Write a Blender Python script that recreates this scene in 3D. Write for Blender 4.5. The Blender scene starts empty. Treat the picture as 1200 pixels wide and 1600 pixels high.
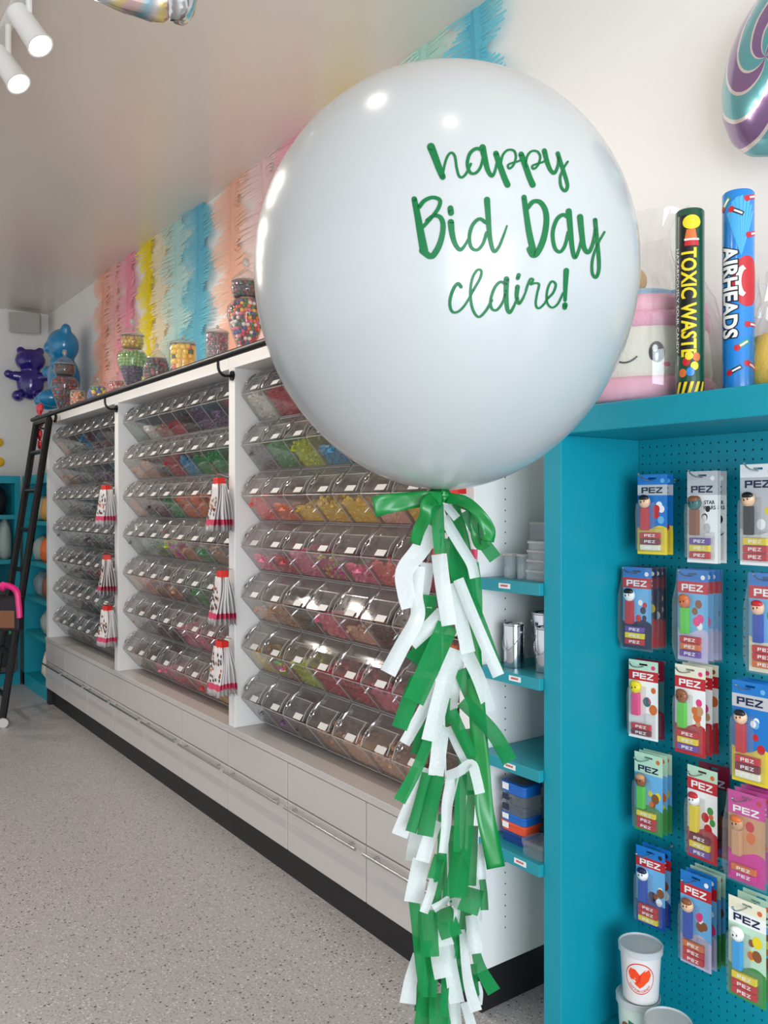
import bpy, bmesh, math, random
from mathutils import Vector, Matrix
from mathutils.bvhtree import BVHTree
random.seed(7)
SC = bpy.context.scene
COL = SC.collection
PI = math.pi

# ------------------------------------------------------------------ camera
H = 1.45                      # eye height
FPX = 1311.0                  # focal length in pixels of the 1200x1600 frame
FW = Vector((-0.810, 0.586, 0)); RT = Vector((0.586, 0.810, 0))
EYE = Vector((0, 0, H))
cd = bpy.data.cameras.new('camera'); cam = bpy.data.objects.new('camera', cd); COL.objects.link(cam)
cd.sensor_fit = 'HORIZONTAL'; cd.sensor_width = 36.0; cd.lens = 36.0 * FPX / 1200.0
cd.shift_y = -10.0 / 1200.0; cd.clip_start = 0.05; cd.clip_end = 60
cam.location = EYE; cam.rotation_euler = (PI/2, 0, math.atan2(0.810, 0.586))
SC.camera = cam

# ------------------------------------------------------------------ light
SC.view_settings.view_transform = 'Standard'
SC.view_settings.look = 'None'
SC.view_settings.gamma = 1.0
SC.view_settings.use_curve_mapping = False
SC.view_settings.exposure = 0.12
W = bpy.data.worlds.new('World'); SC.world = W; W.use_nodes = True
wn = W.node_tree.nodes; wl = W.node_tree.links
wn['Background'].inputs[0].default_value = (0.94, 0.96, 1.0, 1)
wn['Background'].inputs[1].default_value = 1.0
try:
    SC.cycles.use_denoising = True
    SC.cycles.max_bounces = 10; SC.cycles.diffuse_bounces = 5; SC.cycles.glossy_bounces = 4
    SC.cycles.transmission_bounces = 6; SC.cycles.transparent_max_bounces = 40
    SC.cycles.sample_clamp_indirect = 6.0
    SC.cycles.caustics_reflective = False; SC.cycles.caustics_refractive = False
except Exception: pass

def area(name, loc, aim, sx, sy, power, col):
    l = bpy.data.lights.new(name, 'AREA'); l.shape = 'RECTANGLE'; l.size = sx; l.size_y = sy
    l.energy = power; l.color = col
    o = bpy.data.objects.new(name, l); COL.objects.link(o); o.location = loc
    o.rotation_euler = (Vector(aim) - Vector(loc)).to_track_quat('-Z', 'Y').to_euler()
    return o
# daylight through the shop front behind and to the right of the camera
area('shopfront_daylight', (3.1, -0.5, 1.3), (-1.6, 1.5, 1.1), 2.8, 2.3, 190, (0.80, 0.91, 1.0))

# ------------------------------------------------------------------ helpers
def s2l(c):
    return tuple(((x/255)/12.92 if x/255 <= 0.04045 else ((x/255+0.055)/1.055)**2.4) for x in c)
MATS = {}
def mat(name, rgb, rough=0.5, metal=0.0, spec=0.5, coat=0.0, emit=0.0, trans=0.0, sheen=0.0):
    key = name
    if key in MATS: return MATS[key]
    m = bpy.data.materials.new(name); m.use_nodes = True
    b = m.node_tree.nodes['Principled BSDF']
    c = s2l(rgb)
    b.inputs['Base Color'].default_value = (*c, 1); b.inputs['Roughness'].default_value = rough
    b.inputs['Metallic'].default_value = metal; b.inputs['Specular IOR Level'].default_value = spec
    b.inputs['Coat Weight'].default_value = coat; b.inputs['Coat Roughness'].default_value = 0.08
    if emit: b.inputs['Emission Color'].default_value = (*c, 1); b.inputs['Emission Strength'].default_value = emit
    if sheen: b.inputs['Sheen Weight'].default_value = sheen
    MATS[key] = m; return m
def bumped(m, scale, strength, dist=0.002):
    nt = m.node_tree; b = nt.nodes['Principled BSDF']
    tc = nt.nodes.new('ShaderNodeTexCoord'); n = nt.nodes.new('ShaderNodeTexNoise'); n.inputs['Scale'].default_value = scale
    bp = nt.nodes.new('ShaderNodeBump'); bp.inputs['Strength'].default_value = strength; bp.inputs['Distance'].default_value = dist
    nt.links.new(tc.outputs['Object'], n.inputs['Vector']); nt.links.new(n.outputs[0], bp.inputs['Height']); nt.links.new(bp.outputs[0], b.inputs['Normal'])
    return m
def clear(name, tint=(1, 1, 1), haze=0.0, rough=0.05, gloss=1.0, hazecol=(0.8, 0.8, 0.8)):
    """thin clear plastic or glass: see-through with a fresnel sheen and a little haze"""
    if name in MATS: return MATS[name]
    m = bpy.data.materials.new(name); m.use_nodes = True; nt = m.node_tree; nt.nodes.remove(nt.nodes['Principled BSDF'])
    out = nt.nodes['Material Output']
    t = nt.nodes.new('ShaderNodeBsdfTransparent'); t.inputs[0].default_value = (*tint, 1)
    g = nt.nodes.new('ShaderNodeBsdfGlossy'); g.inputs['Roughness'].default_value = rough
    d = nt.nodes.new('ShaderNodeBsdfDiffuse'); d.inputs[0].default_value = (*hazecol, 1)
    fr = nt.nodes.new('ShaderNodeFresnel'); ge = nt.nodes.new('ShaderNodeNewGeometry')
    io = nt.nodes.new('ShaderNodeMapRange'); io.inputs['To Min'].default_value = 1.42; io.inputs['To Max'].default_value = 1/1.42   # same sheen from both sides of a thin sheet
    nt.links.new(ge.outputs['Backfacing'], io.inputs['Value']); nt.links.new(io.outputs[0], fr.inputs[0])
    mu = nt.nodes.new('ShaderNodeMath'); mu.operation = 'MULTIPLY'; mu.inputs[1].default_value = gloss; mu.use_clamp = True
    m1 = nt.nodes.new('ShaderNodeMixShader'); m1.inputs[0].default_value = haze
    m2 = nt.nodes.new('ShaderNodeMixShader')
    nt.links.new(t.outputs[0], m1.inputs[1]); nt.links.new(d.outputs[0], m1.inputs[2])
    nt.links.new(fr.outputs[0], mu.inputs[0]); nt.links.new(mu.outputs[0], m2.inputs[0])
    nt.links.new(m1.outputs[0], m2.inputs[1]); nt.links.new(g.outputs[0], m2.inputs[2]); nt.links.new(m2.outputs[0], out.inputs[0])
    MATS[name] = m; return m
def paper(name, rgb, through=0.35, grain=True):
    if name in MATS: return MATS[name]
    m = bpy.data.materials.new(name); m.use_nodes = True; nt = m.node_tree; nt.nodes.remove(nt.nodes['Principled BSDF'])
    out = nt.nodes['Material Output']; c = (*s2l(rgb), 1)
    d = nt.nodes.new('ShaderNodeBsdfDiffuse'); t = nt.nodes.new('ShaderNodeBsdfTranslucent'); mx = nt.nodes.new('ShaderNodeMixShader')
    d.inputs[0].default_value = c; t.inputs[0].default_value = c; mx.inputs[0].default_value = through
    if grain:
        tc = nt.nodes.new('ShaderNodeTexCoord'); n = nt.nodes.new('ShaderNodeTexNoise'); n.inputs['Scale'].default_value = 320
        r = nt.nodes.new('ShaderNodeMix'); r.data_type = 'RGBA'; r.inputs['A'].default_value = tuple(x*0.86 for x in c[:3]) + (1,); r.inputs['B'].default_value = tuple(min(1, x*1.12) for x in c[:3]) + (1,)
        nt.links.new(tc.outputs['Object'], n.inputs['Vector']); nt.links.new(n.outputs[0], r.inputs['Factor'])
        nt.links.new(r.outputs['Result'], d.inputs[0]); nt.links.new(r.outputs['Result'], t.inputs[0])
    tp = nt.nodes.new('ShaderNodeBsdfTransparent'); m3 = nt.nodes.new('ShaderNodeMixShader'); m3.inputs[0].default_value = .07 if grain else .04
    nt.links.new(d.outputs[0], mx.inputs[1]); nt.links.new(t.outputs[0], mx.inputs[2]); nt.links.new(mx.outputs[0], m3.inputs[1]); nt.links.new(tp.outputs[0], m3.inputs[2]); nt.links.new(m3.outputs[0], out.inputs[0])
    MATS[name] = m; return m

def ray(px, py): return FW + RT*((px-600)/FPX) + Vector((0, 0, (790-py)/FPX))
def atY(px, py, Y): d = ray(px, py); return EYE + d*(Y/d.y)
def atX(px, py, X): d = ray(px, py); return EYE + d*(X/d.x)
def atZ(px, py, Z): d = ray(px, py); return EYE + d*((Z-H)/d.z)
def atD(px, py, D): return EYE + ray(px, py)*D

class MB:
    def __init__(s): s.v = []; s.f = []; s.m = []
    def add(s, vs, fs, m=0):
        o = len(s.v); s.v += [tuple(v) for v in vs]; s.f += [tuple(i+o for i in f) for f in fs]; s.m += [m]*len(fs); return s
    def box(s, x0, x1, y0, y1, z0, z1, m=0, M=None):
        vs = [Vector(p) for p in ((x0,y0,z0),(x1,y0,z0),(x1,y1,z0),(x0,y1,z0),(x0,y0,z1),(x1,y0,z1),(x1,y1,z1),(x0,y1,z1))]
        if M: vs = [M @ v for v in vs]
        return s.add(vs, [(0,3,2,1),(4,5,6,7),(0,1,5,4),(1,2,6,5),(2,3,7,6),(3,0,4,7)], m)
    def prism(s, poly, a0, a1, axis='x', m=0, M=None):
        n = len(poly)
        def mk(p, a): return Vector((a, p[0], p[1])) if axis == 'x' else Vector((p[0], a, p[1])) if axis == 'y' else Vector((p[0], p[1], a))
        vs = [mk(p, a0) for p in poly] + [mk(p, a1) for p in poly]
        if M: vs = [M @ v for v in vs]
        return s.add(vs, [tuple(range(n-1, -1, -1)), tuple(range(n, 2*n))] + [(i, (i+1) % n, (i+1) % n+n, i+n) for i in range(n)], m)
    def poly(s, pts, m=0): return s.add(pts, [tuple(range(len(pts)))], m)
    def tube(s, pts, r, n=8, m=0, cap=True):
        pts = [Vector(p) for p in pts]; k = len(pts); rs = r if isinstance(r, (list, tuple)) else [r]*k
        up = Vector((0, 0, 1)); vs = []; prev = None
        for i, p in enumerate(pts):
            t = (pts[min(i+1, k-1)] - pts[max(i-1, 0)]).normalized()
            if prev is None:
                a = t.cross(up)
                if a.length < 1e-3: a = t.cross(Vector((1, 0, 0)))
            else: a = prev - t*prev.dot(t)
            a.normalize(); prev = a; b = t.cross(a)
            vs += [p + (a*math.cos(2*PI*j/n) + b*math.sin(2*PI*j/n))*rs[i] for j in range(n)]
        fs = [(i*n+j, i*n+(j+1) % n, (i+1)*n+(j+1) % n, (i+1)*n+j) for i in range(k-1) for j in range(n)]
        if cap: fs += [tuple(range(n-1, -1, -1)), tuple((k-1)*n+j for j in range(n))]
        return s.add(vs, fs, m)
    def lathe(s, prof, n=24, c=(0, 0, 0), m=0, M=None, sx=1, sy=1):
        vs = []; k = len(prof)
        for r, z in prof:
            for j in range(n):
                v = Vector((r*sx*math.cos(2*PI*j/n), r*sy*math.sin(2*PI*j/n), z))
                v = (M @ v) if M else v
                vs.append(v + Vector(c))
        fs = [(i*n+j, i*n+(j+1) % n, (i+1)*n+(j+1) % n, (i+1)*n+j) for i in range(k-1) for j in range(n)]
        if prof[0][0] > 1e-5: fs.append(tuple(range(n-1, -1, -1)))
        if prof[-1][0] > 1e-5: fs.append(tuple((k-1)*n+j for j in range(n)))
        return s.add(vs, fs, m)
    def ball(s, c, r, nu=12, nv=8, m=0, M=None):
        if not isinstance(r, (tuple, list)): r = (r, r, r)
        vs = []; fs = []
        for i in range(nv+1):
            a = PI*i/nv
            for j in range(nu):
                b = 2*PI*j/nu
                v = Vector((r[0]*math.sin(a)*math.cos(b), r[1]*math.sin(a)*math.sin(b), r[2]*math.cos(a)))
                if M: v = M @ v
                vs.append(v + Vector(c))
        for i in range(nv):
            for j in range(nu): fs.append((i*nu+j, (i+1)*nu+j, (i+1)*nu+(j+1) % nu, i*nu+(j+1) % nu))
        return s.add(vs, fs, m)
    def strip(s, L, R, m=0):
        n = len(L); return s.add(list(L)+list(R), [(i, n+i, n+i+1, i+1) for i in range(n-1)], m)
    def build(s, name, mats, parent=None, smooth=False, bevel=0, loc=None, kind=None):
        me = bpy.data.meshes.new(name); me.from_pydata([tuple(v) for v in s.v], [], s.f)
        if not isinstance(mats, (list, tuple)): mats = [mats]
        for m in mats: me.materials.append(m)
        if len(mats) > 1: me.polygons.foreach_set('material_index', s.m)
        bm = bmesh.new(); bm.from_mesh(me); bmesh.ops.remove_doubles(bm, verts=bm.verts, dist=1e-6)
        bmesh.ops.recalc_face_normals(bm, faces=bm.faces); bm.to_mesh(me); bm.free()
        if smooth:
            me.polygons.foreach_set('use_smooth', [True]*len(me.polygons))
            if smooth != 'all':
                try: me.set_sharp_from_angle(angle=math.radians(40))
                except Exception: pass
        o = bpy.data.objects.new(name, me); COL.objects.link(o)
        if parent: o.parent = parent
        if loc is not None: o.location = loc
        if bevel:
            b = o.modifiers.new('bevel', 'BEVEL'); b.width = bevel; b.segments = 2; b.limit_method = 'ANGLE'
        if kind: o['kind'] = kind
        return o
def tag(o, label, cat, group=None, kind=None):
    o['label'] = label; o['category'] = cat
    if group: o['group'] = group
    if kind: o['kind'] = kind
    return o
def thing(name, label, cat, loc=(0, 0, 0), rz=0, group=None):
    o = bpy.data.objects.new(name, None); COL.objects.link(o); o.empty_display_size = 0.05
    o.location = loc; o.rotation_euler = (0, 0, rz); return tag(o, label, cat, group)
KIDS = {}
def copy_thing(src, loc, label, rz=None):
    if src.name not in KIDS:
        ch = [o for o in bpy.data.objects if o.parent == src]
        KIDS[src.name] = [(c, [g for g in bpy.data.objects if g.parent == c]) for c in ch]
    r = src.copy(); COL.objects.link(r); r.location = loc; r['label'] = label
    if rz is not None: r.rotation_euler = (0, 0, rz)
    out = []
    for c, gs in KIDS[src.name]:
        n = c.copy(); n.parent = r; COL.objects.link(n); out.append(n)
        for g in gs:
            k = g.copy(); k.parent = n; COL.objects.link(k)
    return r
def struct(name, mb, m, **k):
    o = mb.build(name, m, **k); o['kind'] = 'structure'; o['label'] = name.replace('_', ' '); return o
ORD = ['first', 'second', 'third', 'fourth', 'fifth', 'sixth', 'seventh', 'eighth', 'ninth', 'tenth', 'eleventh', 'twelfth']
def catmull(pts, n=6):
    pts = [Vector(p) for p in pts]
    if len(pts) < 3:
        return [pts[0].lerp(pts[-1], i/n) for i in range(n+1)]
    q = [pts[0]*2-pts[1]] + pts + [pts[-1]*2-pts[-2]]; out = []
    for i in range(1, len(q)-2):
        a, b, c, d = q[i-1], q[i], q[i+1], q[i+2]
        for k in range(n):
            t = k/n
            out.append(0.5*((2*b) + (c-a)*t + (2*a-5*b+4*c-d)*t*t + (3*b-a-3*c+d)*t**3))
    out.append(pts[-1]); return out
def text_geo(s, size=1.0, bold=0.0, slices=0, shear=0.0):
    """letter outlines as flat geometry centred on the origin: (verts, faces)"""
    cu = bpy.data.curves.new('t', 'FONT'); cu.body = s; cu.size = size; cu.offset = bold; cu.shear = shear
    cu.align_x = 'CENTER'; cu.align_y = 'CENTER'; cu.resolution_u = 3
    o = bpy.data.objects.new('t', cu); COL.objects.link(o); bpy.context.view_layer.update()
    me = bpy.data.meshes.new_from_object(o.evaluated_get(bpy.context.evaluated_depsgraph_get()))
    bpy.data.objects.remove(o); bpy.data.curves.remove(cu)
    if slices:
        bm = bmesh.new(); bm.from_mesh(me)
        ys = [v.co.y for v in bm.verts]; a, b = min(ys), max(ys)
        for i in range(1, slices):
            bmesh.ops.bisect_plane(bm, geom=bm.verts[:]+bm.edges[:]+bm.faces[:], plane_co=(0, a+(b-a)*i/slices, 0), plane_no=(0, 1, 0))
        bm.to_mesh(me); bm.free()
    r = ([tuple(v.co) for v in me.vertices], [tuple(p.vertices) for p in me.polygons]); bpy.data.meshes.remove(me); return r
# ------------------------------------------------------------------ room
YW = 1.98; XE = -7.9; ZC = 3.17; D = 1.60       # long wall, end wall, ceiling, cabinet front
white_wall = bumped(mat('white_wall_paint', (236, 232, 226), 0.75), 60, 0.05)
ceil_m = mat('ceiling_paint', (226, 214, 204), 0.24, spec=0.6)
def terrazzo():
    m = bpy.data.materials.new('terrazzo'); m.use_nodes = True; nt = m.node_tree; b = nt.nodes['Principled BSDF']; L = nt.links
    tc = nt.nodes.new('ShaderNodeTexCoord')
    def vor(scale, lo, hi, pick):
        v = nt.nodes.new('ShaderNodeTexVoronoi'); v.inputs['Scale'].default_value = scale
        L.new(tc.outputs['Object'], v.inputs['Vector'])
        r = nt.nodes.new('ShaderNodeMapRange'); r.inputs['From Min'].default_value = lo; r.inputs['From Max'].default_value = hi
        r.inputs['To Min'].default_value = 1; r.inputs['To Max'].default_value = 0
        L.new(v.outputs['Distance'], r.inputs['Value'])
        sep = nt.nodes.new('ShaderNodeSeparateColor'); L.new(v.outputs['Color'], sep.inputs[0])
        g = nt.nodes.new('ShaderNodeMath'); g.operation = 'GREATER_THAN'; g.inputs[1].default_value = pick; L.new(sep.outputs[0], g.inputs[0])
        mu = nt.nodes.new('ShaderNodeMath'); mu.operation = 'MULTIPLY'; L.new(r.outputs[0], mu.inputs[0]); L.new(g.outputs[0], mu.inputs[1])
        return mu.outputs[0]
    def mix(a, bcol, fac):
        x = nt.nodes.new('ShaderNodeMix'); x.data_type = 'RGBA'
        if isinstance(a, tuple): x.inputs['A'].default_value = (*s2l(a), 1)
        else: L.new(a, x.inputs['A'])
        x.inputs['B'].default_value = (*s2l(bcol), 1); L.new(fac, x.inputs['Factor']); return x.outputs['Result']
    n = nt.nodes.new('ShaderNodeTexNoise'); n.inputs['Scale'].default_value = 130; L.new(tc.outputs['Object'], n.inputs['Vector'])
    c = mix((206, 201, 198), (146, 142, 141), n.outputs[0])
    c = mix(c, (222, 218, 214), vor(95, .18, .34, .55))
    c = mix(c, (126, 122, 122), vor(120, .20, .38, .52))
    c = mix(c, (62, 60, 62), vor(66, .16, .30, .70))
    L.new(c, b.inputs['Base Color']); b.inputs['Roughness'].default_value = 0.36; b.inputs['Specular IOR Level'].default_value = 0.4
    return m
FLOOR = terrazzo()
struct('floor', MB().box(XE, 3.2, -3.6, YW, -0.1, 0), FLOOR)
struct('ceiling', MB().box(XE-.1, 3.2, -3.6, YW+.1, ZC, ZC+0.12), ceil_m)
struct('wall_back', MB().box(XE-.1, 3.2, YW, YW+0.12, -0.1, ZC), white_wall)
struct('wall_left', MB().box(XE-0.12, XE, -3.6, YW, -0.1, ZC), white_wall)

# ------------------------------------------------------------------ candy wall cabinets
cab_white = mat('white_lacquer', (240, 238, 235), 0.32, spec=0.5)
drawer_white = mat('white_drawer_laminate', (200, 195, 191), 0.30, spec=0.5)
black_m = mat('black_toe_kick', (26, 25, 27), 0.5)
steel = mat('brushed_steel', (190, 190, 190), 0.25, metal=1)
PIL = [(-6.43, -6.37), (-4.90, -4.84), (-3.37, -3.31), (-1.84, -1.775)]
ZT, ZO, ZB = 2.12, 2.045, 0.49        # cabinet top, opening top, worktop
SIDE = ['left', 'middle', 'right']
for k in range(3):
    x0, x1 = PIL[k]; x2, x3 = PIL[k+1]
    t = thing('candy_display_cabinet', ['white candy wall cabinet at far left end beside the black ladder', 'white candy wall cabinet in the middle of the row', 'white candy wall cabinet nearest the turquoise shelves, behind the balloon tassel'][k], 'cabinet', (x0, 0, 0), 0, 'white candy wall cabinets')
    X = lambda a: a-x0
    xe = x3 if k == 2 else x2
    MB().box(0, X(x1), D, YW-.005, ZB, ZO).build('pilaster', cab_white, t, bevel=.002)
    if k == 2: 
        mb = MB(); mb.box(X(x2), X(x3), D, YW-.005, .12, ZO)
        ep = mb.build('end_panel', cab_white, t, bevel=.002)
        hm = MB()
        for (yy) in (1.72, 1.90):
            for i in range(48): hm.lathe([(.0022, 0), (.0022, .0006)], 8, (X(x3)+.0001, yy, .22+i*.032), M=Matrix.Rotation(PI/2, 4, 'Y'))
        hm.build('shelf_pin_holes', black_m, ep)
    MB().box(0, X(xe), D, YW-.005, ZO, ZT).build('top_fascia', cab_white, t, bevel=.002)
    MB().box(X(x1), X(x2), YW-.03, YW-.006, ZB, ZO).build('back_panel', cab_white, t)
    MB().box(0, X(xe)-(.0665 if k == 2 else 0), D+.012, YW-.005, .12, .462).build('base_carcass', cab_white, t)
    MB().box(0.0, X(xe)-(.004 if k == 2 else 0), D+.03, YW-.05, .0, .12).build('toe_kick', black_m, t)
    if k == 0: MB().box(-.004, .06, D+.004, D+.029, 0, .12).build('corner_leg', black_m, t)
    w = (x3-x0 if k == 2 else x2-x0); n3 = w/3
    for i in range(3):
        a, b = i*n3+.003, (i+1)*n3-.003-(.012 if k == 2 and i == 2 else 0)
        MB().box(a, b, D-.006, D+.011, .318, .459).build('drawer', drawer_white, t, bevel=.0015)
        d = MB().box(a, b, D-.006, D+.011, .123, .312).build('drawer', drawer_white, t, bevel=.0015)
        hb = MB(); hb.tube([(a+.02, D-.034, .300), (b-.02, D-.034, .300)], .0055, 10)
        for hx in (a+.07, b-.07): hb.tube([(hx, D-.034, .300), (hx, D-.004, .300)], .004, 8)
        hb.build('handle', steel, d, smooth=True)
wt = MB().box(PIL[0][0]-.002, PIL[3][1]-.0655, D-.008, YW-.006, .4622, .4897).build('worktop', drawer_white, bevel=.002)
tag(wt, 'long off-white worktop ledge running under all the candy bins', 'worktop')

# ------------------------------------------------------------------ candy bins
acrylic = clear('clear_acrylic', (0.975, 0.970, 0.965), haze=0.05, rough=0.06, gloss=1.1, hazecol=(0.58, 0.55, 0.53))
edge_m = clear('acrylic_edge', (0.86, 0.86, 0.85), haze=0.42, rough=0.12, gloss=1.4, hazecol=(0.72, 0.70, 0.68))
card_m = mat('white_card', (238, 238, 236), 0.5); tag_m = mat('bin_tag', (214, 212, 208), .4)
chrome = mat('chrome', (200, 200, 202), 0.12, metal=1)
NB = 8; XI0 = .066; PITCHX = (1.53-.066-.006)/NB; BW = PITCHX-.004
TIP = 1.626; REC = 1.716; BK = 1.93; HB = .108
# local frame of a bin: x along the wall from its left side, y from the tip inwards, z from the tip
def bin_proto():
    t = thing('candy_bin', 'x', 'bin', (0, 0, 0), 0, 'clear candy bins in the white wall cabinets')
    r = REC-TIP; b = BK-TIP; th = .0035
    side = [(0, 0), (r, -HB), (b, -HB), (b, HB-.004), (r, HB-.004)]
    m = MB()
    m.prism(side, 0, th); m.prism(side, BW-th, BW)
    m.prism([(0, 0), (r, -HB), (r+.003, -HB+.002), (.005, 0)], th, BW-th)
    m.box(th, BW-th, r+.003, b, -HB, -HB+th); m.box(th, BW-th, b-th, b, -HB+th, HB-.01)
    m.build('bin_body', acrylic, t)
    e = MB()
    e.tube([(.002, 0, 0), (BW-.002, 0, 0)], .0022, 6); e.tube([(.002, r, -HB+.001), (BW-.002, r, -HB+.001)], .002, 6)
    e.tube([(.002, .001, .001), (.002, r, HB-.006)], .0018, 6); e.tube([(.002, .001, -.001), (.002, r, -HB+.002)], .0018, 6)
    e.build('bin_rim', edge_m, t)
    m = MB(); dy, dz = r, HB-.006
    def S(u, off): return (u*dy - off*dz/math.hypot(dy, dz), u*dz + off*dy/math.hypot(dy, dz))
    # fixed upper panel and hinged front flap with turned-up side lips
    m.prism([S(.55, .001), S(1, .001), S(1, .0045), S(.55, .0045)], th, BW-th)
    l = m.build('lid', acrylic, t)
    m = MB()
    m.prism([S(.03, .005), S(.62, .010), S(.62, .0135), S(.03, .0085)], .012, BW-.012)
    for xx in (.012, BW-.0145): m.prism([S(.03, .001), S(.62, .001), S(.62, .020), S(.30, .022), S(.03, .010)], xx, xx+.0025)
    f = m.build('lid_flap', acrylic, l)
    e = MB()
    for xx in (.013, BW-.013): e.tube([(xx, *S(.03, .011)), (xx, *S(.30, .022)), (xx, *S(.62, .020))], .0018, 5)
    e.tube([(.012, *S(.62, .013)), (BW-.012, *S(.62, .013))], .002, 5); e.tube([(.004, *S(1, .004)), (BW-.004, *S(1, .004))], .0022, 5)
    e.build('lid_edge', edge_m, l)
    m = MB(); m.prism([S(.02, .012), S(.20, .013), S(.20, .0145), S(.02, .0135)], BW*.54, BW*.84)
    m.build('label_card', tag_m, t)
    return t
def scoop_proto():
    t = thing('candy_scoop', 'x', 'scoop', (0, 0, 0), 0, 'scoops on the candy bin lids')
    m = MB(); m.tube([(0, .052, .090), (0, .034, .078), (0, .018, .060)], [.0035, .0045, .004], 8); m.build('handle', chrome, t, smooth=True)
    m = MB(); pts = [(.011*math.sin(a), .010-.012*math.cos(a)*.7, .050-.012*math.cos(a)) for a in [i*2*PI/10 for i in range(11)]]
    m.tube(pts, .0026, 6, cap=False); m.build('loop', chrome, t, smooth=True)
    m = MB(); m.lathe([(.014, -.018), (.013, .004), (.005, .012)], 12, (0, .062, .088), M=Matrix.Rotation(math.radians(-40), 4, 'X')); m.build('bowl', acrylic, t, smooth=True)
    return t
# candy heaps: small pieces; the colour comes from each object, varied from piece to piece
def candy_mat(name, mode):
    m = bpy.data.materials.new(name); m.use_nodes = True; nt = m.node_tree; b = nt.nodes['Principled BSDF']; L = nt.links
    oi = nt.nodes.new('ShaderNodeObjectInfo'); ge = nt.nodes.new('ShaderNodeNewGeometry'); hs = nt.nodes.new('ShaderNodeHueSaturation')
    L.new(oi.outputs['Color'], hs.inputs['Color'])
    mr = nt.nodes.new('ShaderNodeMapRange'); mr.inputs['To Min'].default_value = .7; mr.inputs['To Max'].default_value = 1.15
    L.new(ge.outputs['Random Per Island'], mr.inputs['Value']); L.new(mr.outputs[0], hs.inputs['Value'])
    if mode == 'mix':
        m2 = nt.nodes.new('ShaderNodeMapRange'); m2.inputs['To Min'].default_value = .30; m2.inputs['To Max'].default_value = .88
        mu = nt.nodes.new('ShaderNodeMath'); mu.operation = 'MULTIPLY'; mu.inputs[1].default_value = 7.31
        fr = nt.nodes.new('ShaderNodeMath'); fr.operation = 'FRACT'
        L.new(ge.outputs['Random Per Island'], mu.inputs[0]); L.new(mu.outputs[0], fr.inputs[0]); L.new(fr.outputs[0], m2.inputs['Value']); L.new(m2.outputs[0], hs.inputs['Hue'])
    L.new(hs.outputs[0], b.inputs['Base Color']); b.inputs['Roughness'].default_value = .3
    return m
CS, CM = candy_mat('candy_single_colour', 'one'), candy_mat('candy_assorted', 'mix')
def heap_mesh(shape, fill, seed, m):
    R = random.Random(seed); mb = MB(); r = REC-TIP; top = -HB + 2*HB*fill*.62
    def yfront(z): return .009 + r*(-z/HB) if z < 0 else .012 + r*(z/HB)
    ztop = lambda x, y: top + .02*math.sin(x*22+seed) + .10*(y-.09)*.6
    core = [(r+.012, -HB+.006), (BK-TIP-.01, -HB+.006), (BK-TIP-.01, top+.0), (yfront(top)+.016, top-.012)]
    mb.prism(core, .008, BW-.008)
    s = .0095 if shape != 'stick' else .006
    for i in range(120):
        x = R.uniform(.014, BW-.014)
        if R.random() < .6:
            z = R.uniform(-HB+.012, top-.004); y = yfront(z)+.012+R.uniform(0, .006)
        else:
            y = R.uniform(yfront(top)+.01, .19); z = min(ztop(x, y), HB*.55)-R.uniform(0, .01)
        q = Matrix.Rotation(R.uniform(0, 6.3), 4, 'Z') @ Matrix.Rotation(R.uniform(0, 6.3), 4, 'X')
        if shape == 'ball': mb.ball((x, y, z), s*R.uniform(.9, 1.1), 6, 4)
        elif shape == 'bean': mb.ball((x, y, z), (s*1.4, s*.8, s*.8), 6, 4, M=q)
        elif shape == 'block': 
            M4 = Matrix.Translation((x, y, z)) @ q; mb.box(-s*1.2, s*1.2, -s*.7, s*.7, -s*.5, s*.5, M=M4)
        else:
            mb.tube([Vector((x, y, z)) - (q @ Vector((.02, 0, 0)))*.9, Vector((x, y, z)) + (q @ Vector((.02, 0, 0)))*.9], s, 6)
    o = mb.build('bin_candy', m, smooth=True); return o
HEAPS = []
for sd, (shp, fl) in enumerate([('ball', .62), ('bean', .7), ('block', .58), ('stick', .75), ('bean', .5), ('block', .78)]):
    for m in (CS, CM):
        o = heap_mesh(shp, fl, sd+1, m); HEAPS.append(o.data); bpy.data.objects.remove(o)
NAMED = {'w': ('white', (232, 226, 214)), 'r': ('red', (196, 30, 48)), 'k': ('dark brown', (70, 42, 34)), 'g': ('green', (50, 150, 70)), 'l': ('lime', (190, 205, 40)),
 'b': ('blue', (60, 150, 190)), 'o': ('orange', (238, 112, 30)), 'c': ('coral', (240, 110, 100)), 'y': ('yellow', (245, 200, 40)), 'p': ('pink', (232, 110, 140)),
 'n': ('tan', (196, 140, 96)), 'v': ('purple', (110, 70, 110)), 'e': ('grey', (130, 128, 126)), 't': ('pale green', (150, 178, 160)), 'm': ('assorted bright', (220, 60, 50)),
 'f': ('peach', (238, 184, 150)), 'd': ('maroon', (110, 30, 46)), 's': ('dark', (58, 54, 58))}
ROWS = [  # left, middle and right cabinet, top row first
 ['ftebddks', 'nnkesvks', 'eessseks', 'eeeskses', 'eeksddes', 'teesstss', 'eesssess'],
 ['twmrkvvd', 'fnkrbggg', 'fkdgooyk', 'etgmngnd', 'fonnegnd', 'nekkpprp', 'nepprryn'],
 ['wrrpdpvr', 'eglbgytb', 'coyyyfyw', 'prpmpcrp', 'fnkpfkno', 'ymlrrpdr', 'evknffnk']]
ROWN = ['top', 'second', 'third', 'fourth', 'fifth', 'sixth', 'bottom']
bp = bin_proto(); sp = scoop_proto(); first = True
ZTIP = [1.928 - .2183*i for i in range(7)]
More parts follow.
